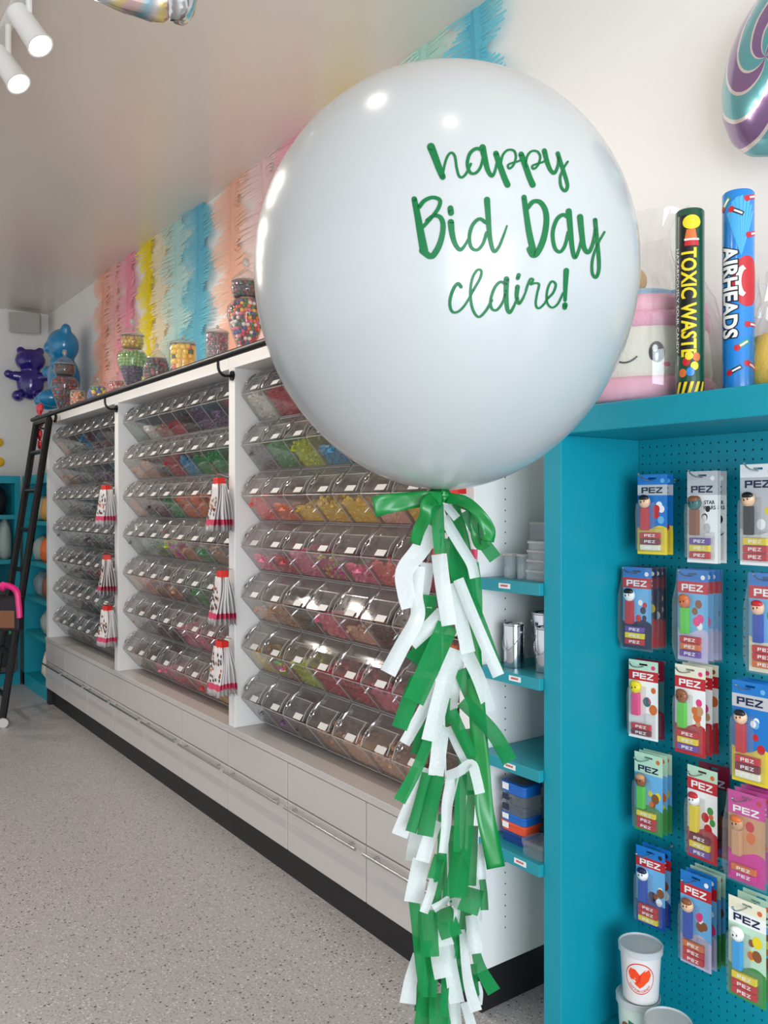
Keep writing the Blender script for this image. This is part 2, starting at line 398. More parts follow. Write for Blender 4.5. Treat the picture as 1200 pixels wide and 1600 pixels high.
for k in range(3):
    for ri in range(7):
        for c in range(NB):
            x = PIL[k][0] + XI0 + .003 + c*PITCHX; z = ZTIP[ri]
            where = f'{ORD[c]} from left in {ROWN[ri]} row of {SIDE[k]} cabinet'
            lb = f'clear acrylic candy bin, {where}'; ls = f'small scoop on the candy bin {where}'
            if first: bp.location = (x, TIP, z); bp['label'] = lb
            else: copy_thing(bp, (x, TIP, z), lb)
            sl = (x + .035 + random.uniform(-.006, .006), TIP, z)
            if first: sp.location = sl; sp['label'] = ls
            else: copy_thing(sp, sl, ls)
            first = False
            nm, rgb = NAMED[ROWS[k][ri][c]]
            mixd = nm.startswith('assorted')
            o = bpy.data.objects.new('bin_candy', random.choice(HEAPS[1::2] if mixd else HEAPS[0::2])); COL.objects.link(o)
            o.location = (x, TIP, z); j = random.uniform(.85, 1.1); o.color = (*[min(1, q*j) for q in s2l(rgb)], 1)
            tag(o, f'{nm} candy filling the bin {where}', 'candy', 'loose candy in the wall bins', 'stuff')

# ------------------------------------------------------------------ ladder rail and ladder
blk = mat('black_metal', (34, 32, 31), 0.38, metal=0.6)
RY, RZ = 1.53, 2.083
t = thing('ladder_rail', 'black round ladder rail along the top edge of the white cabinets', 'rail', (0, 0, 0))
MB().tube([(PIL[0][0]-.12, RY, RZ), (PIL[3][1]+.02, RY, RZ)], .0155, 12).build('rail_tube', blk, t, smooth=True)
for x0, x1 in PIL:
    xm = (x0+x1)/2+.012; zf = 2.012
    mb = MB(); mb.tube([(xm, D-.0005, zf), (xm, D-.008, zf)], .021, 14)
    mb.tube(catmull([(xm, D-.004, zf), (xm, RY+.028, zf-.002), (xm, RY+.004, zf+.02), (xm, RY, RZ-.01)], 5), .0065, 8)
    mb.build('rail_bracket', blk, t, smooth=True)
wheel_m = mat('white_rubber', (228, 224, 218), 0.4)
Tr, Br = atY(77, 655, RY), atZ(3, 1128, .03)
Tl = Tr + Vector((-.36, 0, 0)); Bl = Br + Vector((-.36, 0, 0))
t = thing('rolling_ladder', 'black metal rolling library ladder leaning on the rail at left', 'ladder', (Br.x, Br.y, 0))
o0 = Vector((Br.x, Br.y, 0))
for a, b in ((Tr, Br), (Tl, Bl)):
    dv = (a-b).normalized()
    MB().tube([b-o0+dv*.02, a-o0], .024, 8).build('stringer', blk, t, smooth=True)
    MB().tube(catmull([a-o0-dv*.02, a-o0+dv*.03, a-o0+Vector((0, -.0, .045)), a-o0+Vector((0, .03, .05)), a-o0+Vector((0, .045, .02)), a-o0+Vector((0, .035, -.02))], 4), .010, 8).build('hook', blk, t, smooth=True)
    w = MB(); w.tube([b-o0+Vector((.018, 0, .0)), b-o0+Vector((.045, 0, .0))], .030, 18); w.build('wheel', wheel_m, t, smooth=True)
for i in range(7):
    f = .08 + i*.135
    a, b = Br.lerp(Tr, f)-o0, Bl.lerp(Tl, f)-o0
    MB().tube([a, b], .016, 8).build('rung', blk, t, smooth=True)
MB().tube([Tr-o0, Tl-o0], .022, 8).build('top_bar', blk, t, smooth=True)

# red candy garland behind the ladder top
redf = mat('red_foil', (200, 20, 40), .25, coat=.5)
g0 = atY(70, 645, 1.585)
g = MB()
for i, (dx, dz, r) in enumerate([(.03, .035, .035), (-.03, .035, .036), (0, 0, .026), (.005, -.07, .034), (-.008, -.15, .038), (0, -.225, .034), (.005, -.02, .02)]):
    g.ball((g0.x-.02+dx, g0.y-.03, g0.z+dz-.005), (r, r*.5, r*1.1), 12, 8)
tag(g.build('red_garland', redf, smooth=True), 'red puffy candy garland hanging at the ladder top', 'garland')
# ------------------------------------------------------------------ turquoise units
teal = mat('turquoise_paint', (12, 148, 167), 0.42, spec=0.45)
tealg = mat('turquoise_shelf_paint', (30, 146, 160), 0.38)
paint_lbl = mat('label_white', (236, 234, 232), 0.5); ink_red = mat('label_ink', (190, 90, 90), 0.6); ink_dark = mat('dark_ink', (40, 40, 60), 0.6)
XL0, XL1 = -1.538, -1.478        # left panel of the pegboard unit
DF = 1.63; ZH0, ZH1 = 1.632, 1.698
t = thing('pegboard_unit', 'turquoise pegboard display unit at right holding the candy dispenser packs', 'display unit', (XL0, DF, 0))
X = lambda a: a-XL0; Y = lambda a: a-DF
MB().box(0, X(XL1), 0, Y(YW-.004), 0, ZH0).build('side_panel', teal, t, bevel=.002)
MB().box(X(.12), X(.18), 0, Y(YW-.004), 0, ZH0).build('side_panel', teal, t, bevel=.002)
MB().box(-.004, X(.184), -.012, Y(YW-.004), ZH0, ZH1).build('top_header', teal, t, bevel=.003)
MB().box(X(XL1), X(.12), .012, Y(YW-.004), 0, .065).build('bottom_shelf', teal, t, bevel=.002)
# perforated board with real holes
pg = MB(); P0 = XL1+.001; PX, PZ = .0232, .0232; NX, NZ = int((.118-P0)/PX), int((ZH0-.07)/PZ); rr = .0030
YB = 1.945
px1 = P0+NX*PX; 
for i in range(NX):
    for j in range(NZ):
        cx, cz = P0+(i+.5)*PX, .068+(j+.5)*PZ
        a, b = PX/2, PZ/2
        oc = [(cx+rr*math.cos(PI/8+k*PI/4), cz+rr*math.sin(PI/8+k*PI/4)) for k in range(8)]
        sq = [(cx+a, cz+b*.4), (cx+a*.4, cz+b), (cx-a*.4, cz+b), (cx-a, cz+b*.4), (cx-a, cz-b*.4), (cx-a*.4, cz-b), (cx+a*.4, cz-b), (cx+a, cz-b*.4)]
        cr = [(cx+a, cz+b), (cx-a, cz+b), (cx-a, cz-b), (cx+a, cz-b)]
        vs = [(X(p), Y(YB), q) for p, q in oc] + [(X(p), Y(YB), q) for p, q in sq] + [(X(p), Y(YB), q) for p, q in cr] + [(X(p), Y(YB+.005), q) for p, q in oc]
        fs = [(k, (k+1) % 8, 8+(k+1) % 8, 8+k) for k in range(8)] + [(8, 9, 16), (10, 11, 17), (12, 13, 18), (14, 15, 19)]
        fs += [(k, 20+k, 20+(k+1) % 8, (k+1) % 8) for k in range(8)]
        pg.add(vs, fs)
lx = P0 + NX*PX
pg.box(X(lx), X(.12), Y(YB), Y(YB+.005), .066, ZH0-.001)
if ZH0-(.068+NZ*PZ) > .001: pg.box(X(P0), X(lx), Y(YB), Y(YB+.005), .068+NZ*PZ, ZH0-.0005)
pb = pg.build('pegboard', teal, t)
MB().box(X(XL1), X(.12), Y(YW-.012), Y(YW-.005), .066, ZH0-.001).build('hole_shade_board', black_m, t)  # added black board; its colour stands in for shade inside the peg holes

# shelves in the gap between the white cabinet and the pegboard unit
XA0, XA1 = PIL[3][1]+.001, XL0-.001
SHZ = [(1.213, 1.246), (.965, .996), (.724, .755), (.476, .508)]
SN = ['highest', 'second highest', 'third highest', 'lowest']
for i, (a, b) in enumerate(SHZ):
    t = thing('turquoise_shelf', f'turquoise shelf beside the white cabinet, {SN[i]} of the four', 'shelf', (XA0, 1.615, a), 0, 'turquoise shelves between the cabinet and pegboard unit')
    MB().box(0, XA1-XA0, 0, YW-.006-1.615, 0, b-a).build('shelf_board', tealg, t, bevel=.0015)
    lx = [.105, .145, .125, .165][i]
    MB().box(lx-.022, lx+.022, -.0012, -.0001, .010, .024).build('label_strip', paint_lbl, t)
    mb = MB()
    for q in range(9): mb.box(lx-.014+q*.0031, lx-.014+q*.0031+.0022, -.0017, -.0012, .015, .0195+(q % 3)*.0007)
    mb.build('label_lettering', ink_red, t)

# clear acrylic boxes on the highest shelf
boxm = clear('clear_box_plastic', (.95, .965, .97), haze=.10, rough=.05, gloss=1.2, hazecol=(.80, .84, .86))
def clear_box(x, y, z, w, d, h, label, lid=True):
    t = thing('clear_box', label, 'box', (x, y, z), 0, 'clear plastic boxes on the highest turquoise shelf')
    mb = MB(); th = .002
    mb.box(-w/2, w/2, -d/2, -d/2+th, 0, h); mb.box(-w/2, w/2, d/2-th, d/2, 0, h)
    mb.box(-w/2, -w/2+th, -d/2+th, d/2-th, 0, h); mb.box(w/2-th, w/2, -d/2+th, d/2-th, 0, h); mb.box(-w/2+th, w/2-th, -d/2+th, d/2-th, 0, th)
    mb.build('box_body', boxm, t)
    if lid:
        l = MB().box(-w/2-.0015, w/2+.0015, -d/2-.0015, d/2+.0015, h, h+.006); l.build('lid', edge_m, t)
    return t
zs = SHZ[0][1]+.0005
# tall stack behind, small boxes in front
hz = zs
for i, h in enumerate((.052, .052, .052)):
    clear_box(-1.645, 1.85, hz, .17, .15, h-.0065, ['clear flat box, bottom of the tall stack at back of the highest shelf', 'clear flat box, middle of the tall stack at back of the highest shelf', 'clear flat box, top of the tall stack at back of the highest shelf'][i]); hz += h
hz = zs
for i, h in enumerate((.030, .028, .026, .024)):
    clear_box(-1.585, 1.685, hz, .07-.004*i, .07, h-.0065, f'small clear box beside the turquoise panel, {["bottom", "second", "third", "top"][i]} of its stack of four'); hz += h
for i, (x, y) in enumerate([(-1.725, 1.70), (-1.70, 1.665), (-1.672, 1.70), (-1.648, 1.665)]):
    clear_box(x, y, zs, .022, .022, .058+.006*(i % 2), f'tiny clear tube box, {ORD[i]} from the left on the highest shelf')
# silver cans on the second shelf
tin = mat('shiny_tin', (205, 206, 210), .14, metal=1); tinr = mat('tin_rim', (180, 180, 182), .2, metal=1)
pinkl = mat('pale_pink_label', (232, 214, 216), .5)
def can(x, y, r, h, label, lbl=False, rz=0):
    t = thing('tin_can', label, 'can', (x, y, SHZ[1][1]+.0005), rz, 'silver cans on the second turquoise shelf')
    MB().lathe([(r*.98, 0), (r, .003), (r, h-.008), (r*.99, h-.006)], 32).build('can_body', tin, t, smooth=True)
    mb = MB(); mb.lathe([(r*.99, h-.006), (r*1.06, h-.004), (r*1.06, h), (r*.93, h), (r*.88, h-.004), (.6*r, h-.004), (.55*r, h-.001), (0.001, h-.001)], 32); mb.build('can_lid', tinr, t, smooth=True)
    mb = MB(); mb.tube(catmull([(-r-.002, -.002, h*.82), (-r*.8, -r*.75, h*.55), (0, -r-.005, h*.40), (r*.8, -r*.75, h*.55), (r+.002, -.002, h*.82)], 5), .0013, 6)
    for s in (-1, 1): mb.ball((s*(r+.001), -.002, h*.82), .0045, 8, 6)
    mb.build('handle', steel, t, smooth=True)
    if lbl:
        mb = MB(); vs = [(0, 0)] + [(math.cos(a), math.sin(a)) for a in [i*2*PI/24 for i in range(24)]]
        L = []
        for u, v in vs: an = -PI/2+u*.72; L.append((math.cos(an)*(r+.0008), math.sin(an)*(r+.0008), h*.5+v*r*.72))
        mb.add(L, [(0, 1+i, 1+(i+1) % 24) for i in range(24)]); mb.build('round_label', pinkl, t)
can(-1.702, 1.685, .0295, .122, 'silver tin can at front left of the second shelf')
can(-1.668, 1.775, .0375, .150, 'largest silver tin can, behind the front one, with a round pale label', True, .5)
can(-1.598, 1.705, .031, .122, 'silver tin can against the turquoise panel on the second shelf')
# boxes on the lowest shelf
blue_p = mat('blue_plastic', (24, 104, 190), .35); dkblue = mat('dark_blue_plastic', (22, 60, 130), .4); orange_p = mat('orange_plastic', (232, 84, 48), .4)
navy = mat('navy_label', (22, 28, 60), .5); greyprint = mat('grey_lid_print', (70, 80, 88), .4)
def rbox(mb, w, d, z0, z1, r=.014, m=0):
    pts = []
    for cx, cy, a0 in ((w/2-r, d/2-r, 0), (-w/2+r, d/2-r, PI/2), (-w/2+r, -d/2+r, PI), (w/2-r, -d/2+r, 3*PI/2)):
        for i in range(5): pts.append((cx+r*math.cos(a0+i*PI/8), cy+r*math.sin(a0+i*PI/8)))
    mb.prism(pts, z0, z1, 'z', m)
zs = SHZ[3][1]+.0005
def small_box(x, y, z, w, d, h, m, label, lab=None, lidm=None, rz=0):
    t = thing('candy_box', label, 'box', (x, y, z), rz, 'small lidded boxes on the lowest turquoise shelf')
    mb = MB(); rbox(mb, w*.94, d*.94, 0, h*.66); mb.build('box_body', m, t, smooth=True)
    mb = MB(); rbox(mb, w, d, h*.66, h-.0005); l = mb.build('lid', lidm or m, t, smooth=True, bevel=.002)
    if lab: MB().box(-w/2-.0012, -w/2+.0, -.012, .012, h*.30, h*.90).build('label_tab', lab, t); MB().box(-w*.36, -w*.12, -d/2-.0012, -d/2, h*.3, h*.9).build('label_tab', lab, t)
    return t
hz = zs; bx, by = -1.688, 1.70
for i, (m, lm, h, lb, ll) in enumerate([(dkblue, dkblue, .030, None, 'dark blue box at the bottom of the small box stack'), (orange_p, orange_p, .026, card_m, 'orange box, second from bottom of the small box stack'), (blue_p, blue_p, .024, card_m, 'blue box directly above the orange box in the stack'),
     (boxm, boxm, .028, navy, 'clear box with navy labels above the lower blue box'), (boxm, boxm, .028, navy, 'clear box with navy labels just under the topmost blue box'), (blue_p, blue_p, .030, card_m, 'blue box with grey lid print on top of the stack')]):
    small_box(bx, by, hz, .100, .078, h, m, ll, lb, lm); hz += h
mb = MB(); rbox(mb, .07, .05, 0, .001, .01)
o = mb.build('lid_print', greyprint); o.parent = [q for q in bpy.data.objects if q.name.startswith('candy_box')][-1]; o.location = (0, 0, .030)
hz = zs
for i, h in enumerate((.045, .045, .03)):
    small_box(-1.59, 1.80, hz, .09, .085, h, [dkblue, dkblue, boxm][i], f'dark blue lidded box behind the orange stack, {["bottom", "middle", "top"][i]} one', None, [dkblue, navy, greyprint][i]); hz += h
small_box(-1.585, 1.668, zs, .085, .075, .042, boxm, 'clear rounded box at front right of the lowest turquoise shelf', None, boxm)

# ------------------------------------------------------------------ far left turquoise units
dark_in = mat('dark_plush', (34, 26, 30), .8); bagm = clear('bag_film', (.9, .92, .92), haze=.25, rough=.12, gloss=1.3, hazecol=(.62, .66, .66))
t = thing('corner_shelf_unit', 'turquoise open shelf unit in the far corner beside the left cabinet', 'shelf unit', (-7.25, 1.62, 0))
mb = MB(); mb.box(0, .79, .31, .34, 0, 1.69); mb.box(0, .05, 0, .31, 0, 1.62); mb.box(.76, .79, 0, .31, 0, 1.62); mb.box(0, .79, -.005, .31, 1.62, 1.69); mb.box(0, .79, 0, .31, 0, .10)
mb.build('carcass', teal, t)
for z in (.42, .70, .98, 1.30): MB().box(.05, .76, .005, .31, z, z+.03).build('shelf', tealg, t)
t = thing('end_wall_unit', 'turquoise cubby unit standing against the far end wall behind the ladder', 'shelf unit', (XE+.003, .30, 0))
w = -7.25-XE-.006
mb = MB(); mb.box(0, .03, 0, 1.28, 0, 1.69); mb.box(.03, w, 0, .03, 0, 1.63); mb.box(.03, w, 1.26, 1.30, 0, 1.63); mb.box(0, w+.005, 0, 1.30, 1.63, 1.69); mb.box(.03, w, .03, 1.26, 0, .10)
mb.build('carcass', teal, t)
for z in (.98, 1.34): MB().box(.03, w, .03, 1.26, z, z+.035).build('shelf', tealg, t)
MB().box(.03, w, .62, .65, .10, 1.63).build('divider', teal, t)
def sack(name, c, r, m, label, cat, grp=None, seed=0):
    R = random.Random(seed); mb = MB(); mb.ball((0, 0, 0), r, 14, 10)
    mb.v = [tuple(q*(1+R.uniform(-.12, .12)) for q in v) for v in mb.v]
    zmin = min(v[2] for v in mb.v); mb.v = [(a, b, max(z, zmin*.72)) for a, b, z in mb.v]
    o = mb.build(name, m, smooth='all', loc=(c[0], c[1], c[2]-zmin*.72)); return tag(o, label, cat, grp)
greenb = mat('grey_green_bag', (150, 164, 156), .5); goldb = mat('gold_treat', (200, 150, 70), .4); cream = mat('cream_plush', (226, 216, 196), .8); orangeb = mat('orange_treat', (226, 110, 50), .5); brownb = mat('brown_treat', (130, 84, 54), .6)
sack('plush_toy', (-7.45, 1.44, 1.3755), (.13, .10, .13), dark_in, 'black plush toy on the upper cubby of the far end unit', 'plush toy', None, 1)
sack('gift_bag', (-7.33, 1.50, 1.0155), (.07, .055, .18), greenb, 'grey green gift bag on the middle cubby of the far end unit', 'gift bag', None, 2)
sack('gift_bag', (-7.33, 1.36, 1.0155), (.07, .055, .16), card_m, 'white gift bag left of the grey green one at far end', 'gift bag', None, 3)
for i, (x, z, m, l) in enumerate([(-7.03, 1.3305, greenb, 'grey green treat bag on the top shelf of the corner unit'), (-6.80, 1.3305, goldb, 'gold treat bag on the top shelf of the corner unit'), (-7.05, 1.0105, greenb, 'grey treat bag on the second shelf of the corner unit'), (-6.82, 1.0105, orangeb, 'orange treat bag on the second shelf of the corner unit'),
   (-7.02, .7305, bagm, 'clear treat bag on the third shelf of the corner unit'), (-6.78, .7305, brownb, 'brown treat bag on the third shelf of the corner unit'), (-6.80, .4505, greenb, 'grey treat bag on the lowest shelf of the corner unit'), (-6.76, .1005, cream, 'cream ruffled plush at the foot of the corner unit')]):
    sack('treat_bag' if i < 7 else 'ruffled_plush', (x, 1.735, z), (.095, .085, .11 if i < 7 else .15), m, l, 'treat bag' if i < 7 else 'plush toy', 'treats on the far corner shelves', 10+i)
# framed case at the foot of the end unit
frame_m = mat('dark_grey_frame', (70, 66, 66), .4)
t = thing('framed_candy_case', 'dark framed case with colourful tubes at the foot of far end unit', 'display case', (-7.236, 1.26, .12))
mb = MB(); mb.box(0, .04, 0, .31, 0, .04); mb.box(0, .04, 0, .31, .62, .66); mb.box(0, .04, 0, .03, .04, .62); mb.box(0, .04, .28, .31, .04, .62); mb.build('frame', frame_m, t)
MB().box(.0, .012, .03, .28, .04, .62).build('backing', black_m, t)
for i, m in enumerate([redf, greenb, goldb, mat('green_tube', (40, 150, 70), .4), redf, mat('green_tube', (40, 150, 70), .4)]):
    MB().tube([(.027, .055+i*.04, .30), (.027, .055+i*.04, .54)], .014, 10).build('tube', m, t, smooth=True)
# bag with pink ribbon hanging on the ladder
pinkr = mat('hot_pink_ribbon', (236, 40, 130), .35); tot = mat('dark_tote', (30, 20, 34), .6)
c = atD(15, 985, 5.30)
t = thing('tote_bag', 'dark tote bag with hot pink ribbon hanging on the ladder', 'bag', c)
mb = MB(); mb.prism([(-.11, 0), (.11, 0), (.12, .30), (-.12, .30)], -.05, .05, 'y', M=Matrix.Rotation(.9, 4, 'Z') @ Matrix.Scale(.72, 4)); mb.build('bag_body', tot, t, bevel=.012)
mb = MB()
pts = catmull([(-.10, .0, .26), (-.10, 0, .36), (0, 0, .40), (.09, 0, .35), (.11, 0, .24), (.12, 0, .12)], 5)
Mr = Matrix.Rotation(.9, 4, 'Z') @ Matrix.Scale(.72, 4)
mb.strip([Mr @ (p+Vector((0, -.058, 0))) for p in pts], [Mr @ (p*1.0+Vector((.03, -.075, .02))) for p in pts])
mb.tube([Mr @ (p+Vector((0, -.06, 0))) for p in pts], .018, 8)
mb.ball((0, -.04, .28), (.045, .02, .03)); mb.build('ribbon', pinkr, t, smooth=True)
mb = MB(); mb.prism([(-.07, .03), (.07, .03), (.07, .18), (-.07, .18)], -.056, -.0505, 'y', M=Mr); mb.build('bag_print', brownb, t)

# ------------------------------------------------------------------ things on the end wall
spk = mat('speaker_grey', (186, 182, 174), .6)
c = atX(44, 505, XE+.13)
t = thing('wall_speaker', 'off-white speaker box mounted high on the end wall', 'speaker', c)
Ms = Matrix.Rotation(-.35, 4, 'Z') @ Matrix.Rotation(.18, 4, 'Y')
MB().box(-.06, .07, -.15, .10, -.085, .085, M=Ms).build('speaker_cabinet', spk, t, bevel=.012)
MB().box(.0705, .074, -.14, .09, -.075, .075, M=Ms).build('grille', mat('speaker_grille', (168, 164, 156), .8), t)
MB().tube([(-.05, .0, .0), (-.128, .10, .03)], .014, 8).build('bracket', spk, t)
def bear(name, c, s, m, label, rz):
    mb = MB()
    B = [((0, 0, 0), (.155, .125, .20)), ((0, -.01, .27), (.172, .125, .138)), ((-.105, 0, .385), (.052, .04, .05)), ((.105, 0, .385), (.052, .04, .05)), ((0, -.11, .245), (.062, .05, .045)),
         ((-.155, -.055, .075), (.10, .055, .058)), ((.155, -.055, .075), (.10, .055, .058)), ((-.125, -.10, -.165), (.075, .115, .070)), ((.125, -.10, -.165), (.075, .115, .070)),
         ((-.235, -.09, .09), (.05, .05, .052)), ((.235, -.09, .09), (.05, .05, .052))]
    for p, r in B: mb.ball(Vector(p)*s, [q*s for q in r], 20, 14)
    o = mb.build(name, m, smooth='all', loc=c); o.rotation_euler = (0, 0, rz)
    r = o.modifiers.new('fuse', 'REMESH'); r.mode = 'VOXEL'; r.voxel_size = .012; r.use_smooth_shade = True
    sm = o.modifiers.new('soften', 'SMOOTH'); sm.iterations = 6
    return tag(o, label, 'gummy bear', 'giant gummy bears')
gum_p = mat('purple_gummy', (44, 22, 120), .16, coat=.6); gum_b = mat('blue_gummy', (14, 130, 178), .18, coat=.6)
bear('giant_gummy_bear', Vector((XE+.20, 1.782, atX(57, 600, XE+.2).z)), .73, gum_p, 'giant glossy purple gummy bear mounted on the end wall', PI/2-.30)
bear('giant_gummy_bear', Vector((-6.76, YW-.168, 2.43)), .97, gum_b, 'giant glossy turquoise blue gummy bear on the long wall corner', -.12)
yl = mat('yellow_candy', (250, 190, 20), .35)
for i, (px, py) in enumerate([(-3, 691), (-1, 722)]):
    o = MB().ball((0, 0, 0), (.02, .042, .042), 16, 12).build('candy_disc', yl, smooth='all', loc=atX(px, py, XE+.021)); tag(o, ['yellow candy disc on the end wall, the upper one', 'yellow candy disc on the end wall, the lower one'][i], 'wall decoration', 'yellow discs on the end wall')

# ------------------------------------------------------------------ track lights
glow = mat('lamp_glow', (255, 246, 232), emit=14); lampw = mat('lamp_white', (232, 230, 226), .35)
LY = .66
t = thing('light_track', 'white ceiling track carrying the spotlights', 'light track', (-3, LY, ZC-.03))
MB().box(-3.9, 3.6, -.018, .018, 0, .028).build('track_bar', lampw, t)
proto = None; LX = [-3.17, -2.87, -6.2, -5.4, -4.6, -3.9, -2.2, -1.5, -.8, -.1, .5]
names = {-3.17: 'white track spotlight at the left edge, lower of the two', -2.87: 'white track spotlight in the top left corner, upper of the two'}
for i, x in enumerate(LX):
    lb = names.get(x, f'white track spotlight outside the picture, {ORD[max(0, i-2)]} of the others along the track')
    loc = (x, LY, ZC-.03)
    if proto is None:
        proto = t = thing('track_spotlight', lb, 'spotlight', loc, 0, 'white track spotlights')
        Q = Matrix.Translation((0, .0, -.15)) @ Matrix.Rotation(math.radians(24), 4, 'X') @ Matrix.Rotation(math.radians(-27), 4, 'Y')
        MB().tube([(0, 0, 0), (0, 0, -.11)], .010, 8).build('stem', lampw, t, smooth=True)
        mb = MB(); mb.lathe([(.018, .085), (.036, .075), (.040, -.06), (.044, -.075), (.038, -.075), (.036, -.055), (.001, -.05)], 24); mb.v = [tuple(Q @ Vector(v)) for v in mb.v]; mb.build('lamp_head', lampw, t, smooth=True)
        mb = MB(); mb.lathe([(.036, -.066), (.030, -.072), (.001, -.075)], 24); mb.v = [tuple(Q @ Vector(v)) for v in mb.v]; mb.build('bulb', glow, t, smooth=True)
    else: copy_thing(proto, loc, lb)
    l = bpy.data.lights.new('spot', 'SPOT'); l.energy = 26 if x < -3.5 else 9 if x < -2 else 2.6; l.color = (1, .92, .83); l.spot_size = math.radians(125); l.spot_blend = .7; l.shadow_soft_size = .035
    o = bpy.data.objects.new('spot_lamp', l); COL.objects.link(o); o.location = Vector(loc) + Q @ Vector((0, 0, -.105))
    o.rotation_euler = (Q.to_3x3() @ Vector((0, 0, -1))).to_track_quat('-Z', 'Y').to_euler()
# ------------------------------------------------------------------ crepe paper streamers on the long wall
def streamer(px, rgb, nm, width, seed, zlow=2.02, gap=0.0, pale=None, Xs=None):
    R = random.Random(seed); x0 = atY(px, 500, YW-.03).x if Xs is None else Xs
    m = paper('crepe_'+nm.replace(' ', '_'), rgb, .42, False); width *= 1.32
    mb = MB(); z = ZC-.004; n = 0; ph = R.uniform(0, 6.28); per = R.uniform(.34, .42)
    dz = .0105; per = .23+.02*R.random(); ph = R.random()
    while z > zlow:
        u = ZC-z; wob = .014*math.sin(u*6+seed)
        for sd in (-1, 1):
            f = (u/per + ph + (.42 if sd > 0 else 0)) % 1.0           # place within one scallop of the twisted band
            full = width/2*(.93+.14*R.random())*(1 if sd < 0 else .88)
            ex = sd*full*(.22+.78*math.sin(PI*f)**.7); fan = -(f-.5)*.034 - .006
            yt = YW-.014-.040*math.sin(PI*f)*(.4+.6*R.random()) - (.02 if f > .8 else 0)
            b = Vector((x0+wob, YW-.020, z)); mid = b+Vector((ex*.55, (yt-YW+.02)*.5, fan*.35)); e = Vector((x0+wob+ex, yt, z+fan)); hw = dz*.46
            mb.strip([b+Vector((0, 0, hw)), mid+Vector((0, 0, hw)), e+Vector((0, 0, hw*.8))], [b-Vector((0, 0, hw)), mid-Vector((0, 0, hw)), e-Vector((0, 0, hw*.8))])
        cw = width*.13
        mb.strip([Vector((x0+wob-cw, YW-.02, z+dz*.55)), Vector((x0+wob, YW-.026, z+dz*.55)), Vector((x0+wob+cw, YW-.02, z+dz*.55))], [Vector((x0+wob-cw, YW-.02, z-dz*.55)), Vector((x0+wob, YW-.026, z-dz*.55)), Vector((x0+wob+cw, YW-.02, z-dz*.55))])
        z -= dz
    o = mb.build('crepe_streamer', m)
    return o
ST = [(160, (255, 206, 182), 'pale orange', .30, 'at the far left end'), (178, (255, 212, 204), 'blush', .26, 'between the pale orange and pink ones'), (199, (255, 186, 204), 'pink', .30, 'between the blush and yellow ones'),
      (231, (252, 236, 70), 'yellow', .24, 'left of the mint ones, above the tall layered jar'), (252, (250, 240, 216), 'ivory', .26, 'right next to the left yellow one'), (276, (212, 240, 236), 'pale mint', .36, 'left of the blue one'),
      (309, (136, 212, 230), 'bright blue', .34, 'above the cylinder jars'), (362, (255, 214, 192), 'peach', .34, 'left of the balloon, beside the tallest jar'), (409, (253, 230, 226), 'pale pink', .36, 'partly behind the left edge of the balloon'),
      (467, (255, 184, 204), 'hot pink', .32, 'peeking over the upper left of the balloon'), (543, (252, 232, 60), 'lemon yellow', .30, 'peeking over the balloon top left'), (655, (204, 238, 226), 'mint green', .30, 'just above the balloon top'), (741, (130, 214, 230), 'turquoise blue', .27, 'rightmost, above the balloon')]
for i, (px, rgb, nm, w, wh) in enumerate(ST):
    o = streamer(px, rgb, nm, w, i*3+1, 2.125 if i < 9 else 2.05)
    tag(o, f'{nm} fringed crepe wall streamer, {wh}', 'streamer', 'crepe paper streamers')

# ------------------------------------------------------------------ jars on the cabinet top
glass = clear('jar_glass', (.965, .975, .975), haze=.07, rough=.03, gloss=1.9)
PALS = {}
def pal(name, cols):
    if name in PALS: return PALS[name]
    ms = [mat(f'candy_{name}_{i}', c, .22, spec=.5, coat=.3) for i, c in enumerate(cols)]; PALS[name] = ms; return ms
def rad(prof, z):
    for (r0, z0), (r1, z1) in zip(prof, prof[1:]):
        if z0 <= z <= z1: return r0+(r1-r0)*(z-z0)/max(1e-6, z1-z0)
    return 0
def fill(prof, layers, gap=.004, seed=0):
    """candy packed against the glass; layers = (z0, z1, piece radius, materials)"""
    R = random.Random(seed); out = []
    for z0, z1, s, ms in layers:
        mb = MB()
        core = [(.0005, z0)]
        zz = z0
        while zz <= z1: core.append((max(.001, rad(prof, zz)-gap-s*1.1), zz)); zz += s
        core.append((.0005, z1-s*.5)); mb.lathe(core, 14, m=0)
        z = z0+s
        while z < z1:
            r = rad(prof, z)-gap-s; n = max(1, int(2*PI*max(r, .001)/(s*1.85))); a0 = R.random()*6
            for k in range(n):
                a = a0+2*PI*k/n; mb.ball((r*math.cos(a), r*math.sin(a), z+R.uniform(-.3, .3)*s), s*R.uniform(.92, 1.05), 8, 6, m=R.randrange(len(ms)))
            z += s*1.62
        r = max(.002, rad(prof, z1)-gap-s)
        for k in range(int(14*(r/max(s, .004))**2*.25)+1):
            a = R.random()*6.28; q = r*math.sqrt(R.random()); mb.ball((q*math.cos(a), q*math.sin(a), z1-s*.4), s, 8, 6, m=R.randrange(len(ms)))
        out.append((mb, ms))
    return out
BRIGHT = [(200, 30, 40), (250, 190, 20), (30, 120, 60), (240, 110, 30), (60, 30, 40), (245, 235, 225), (30, 80, 160), (230, 90, 130)]
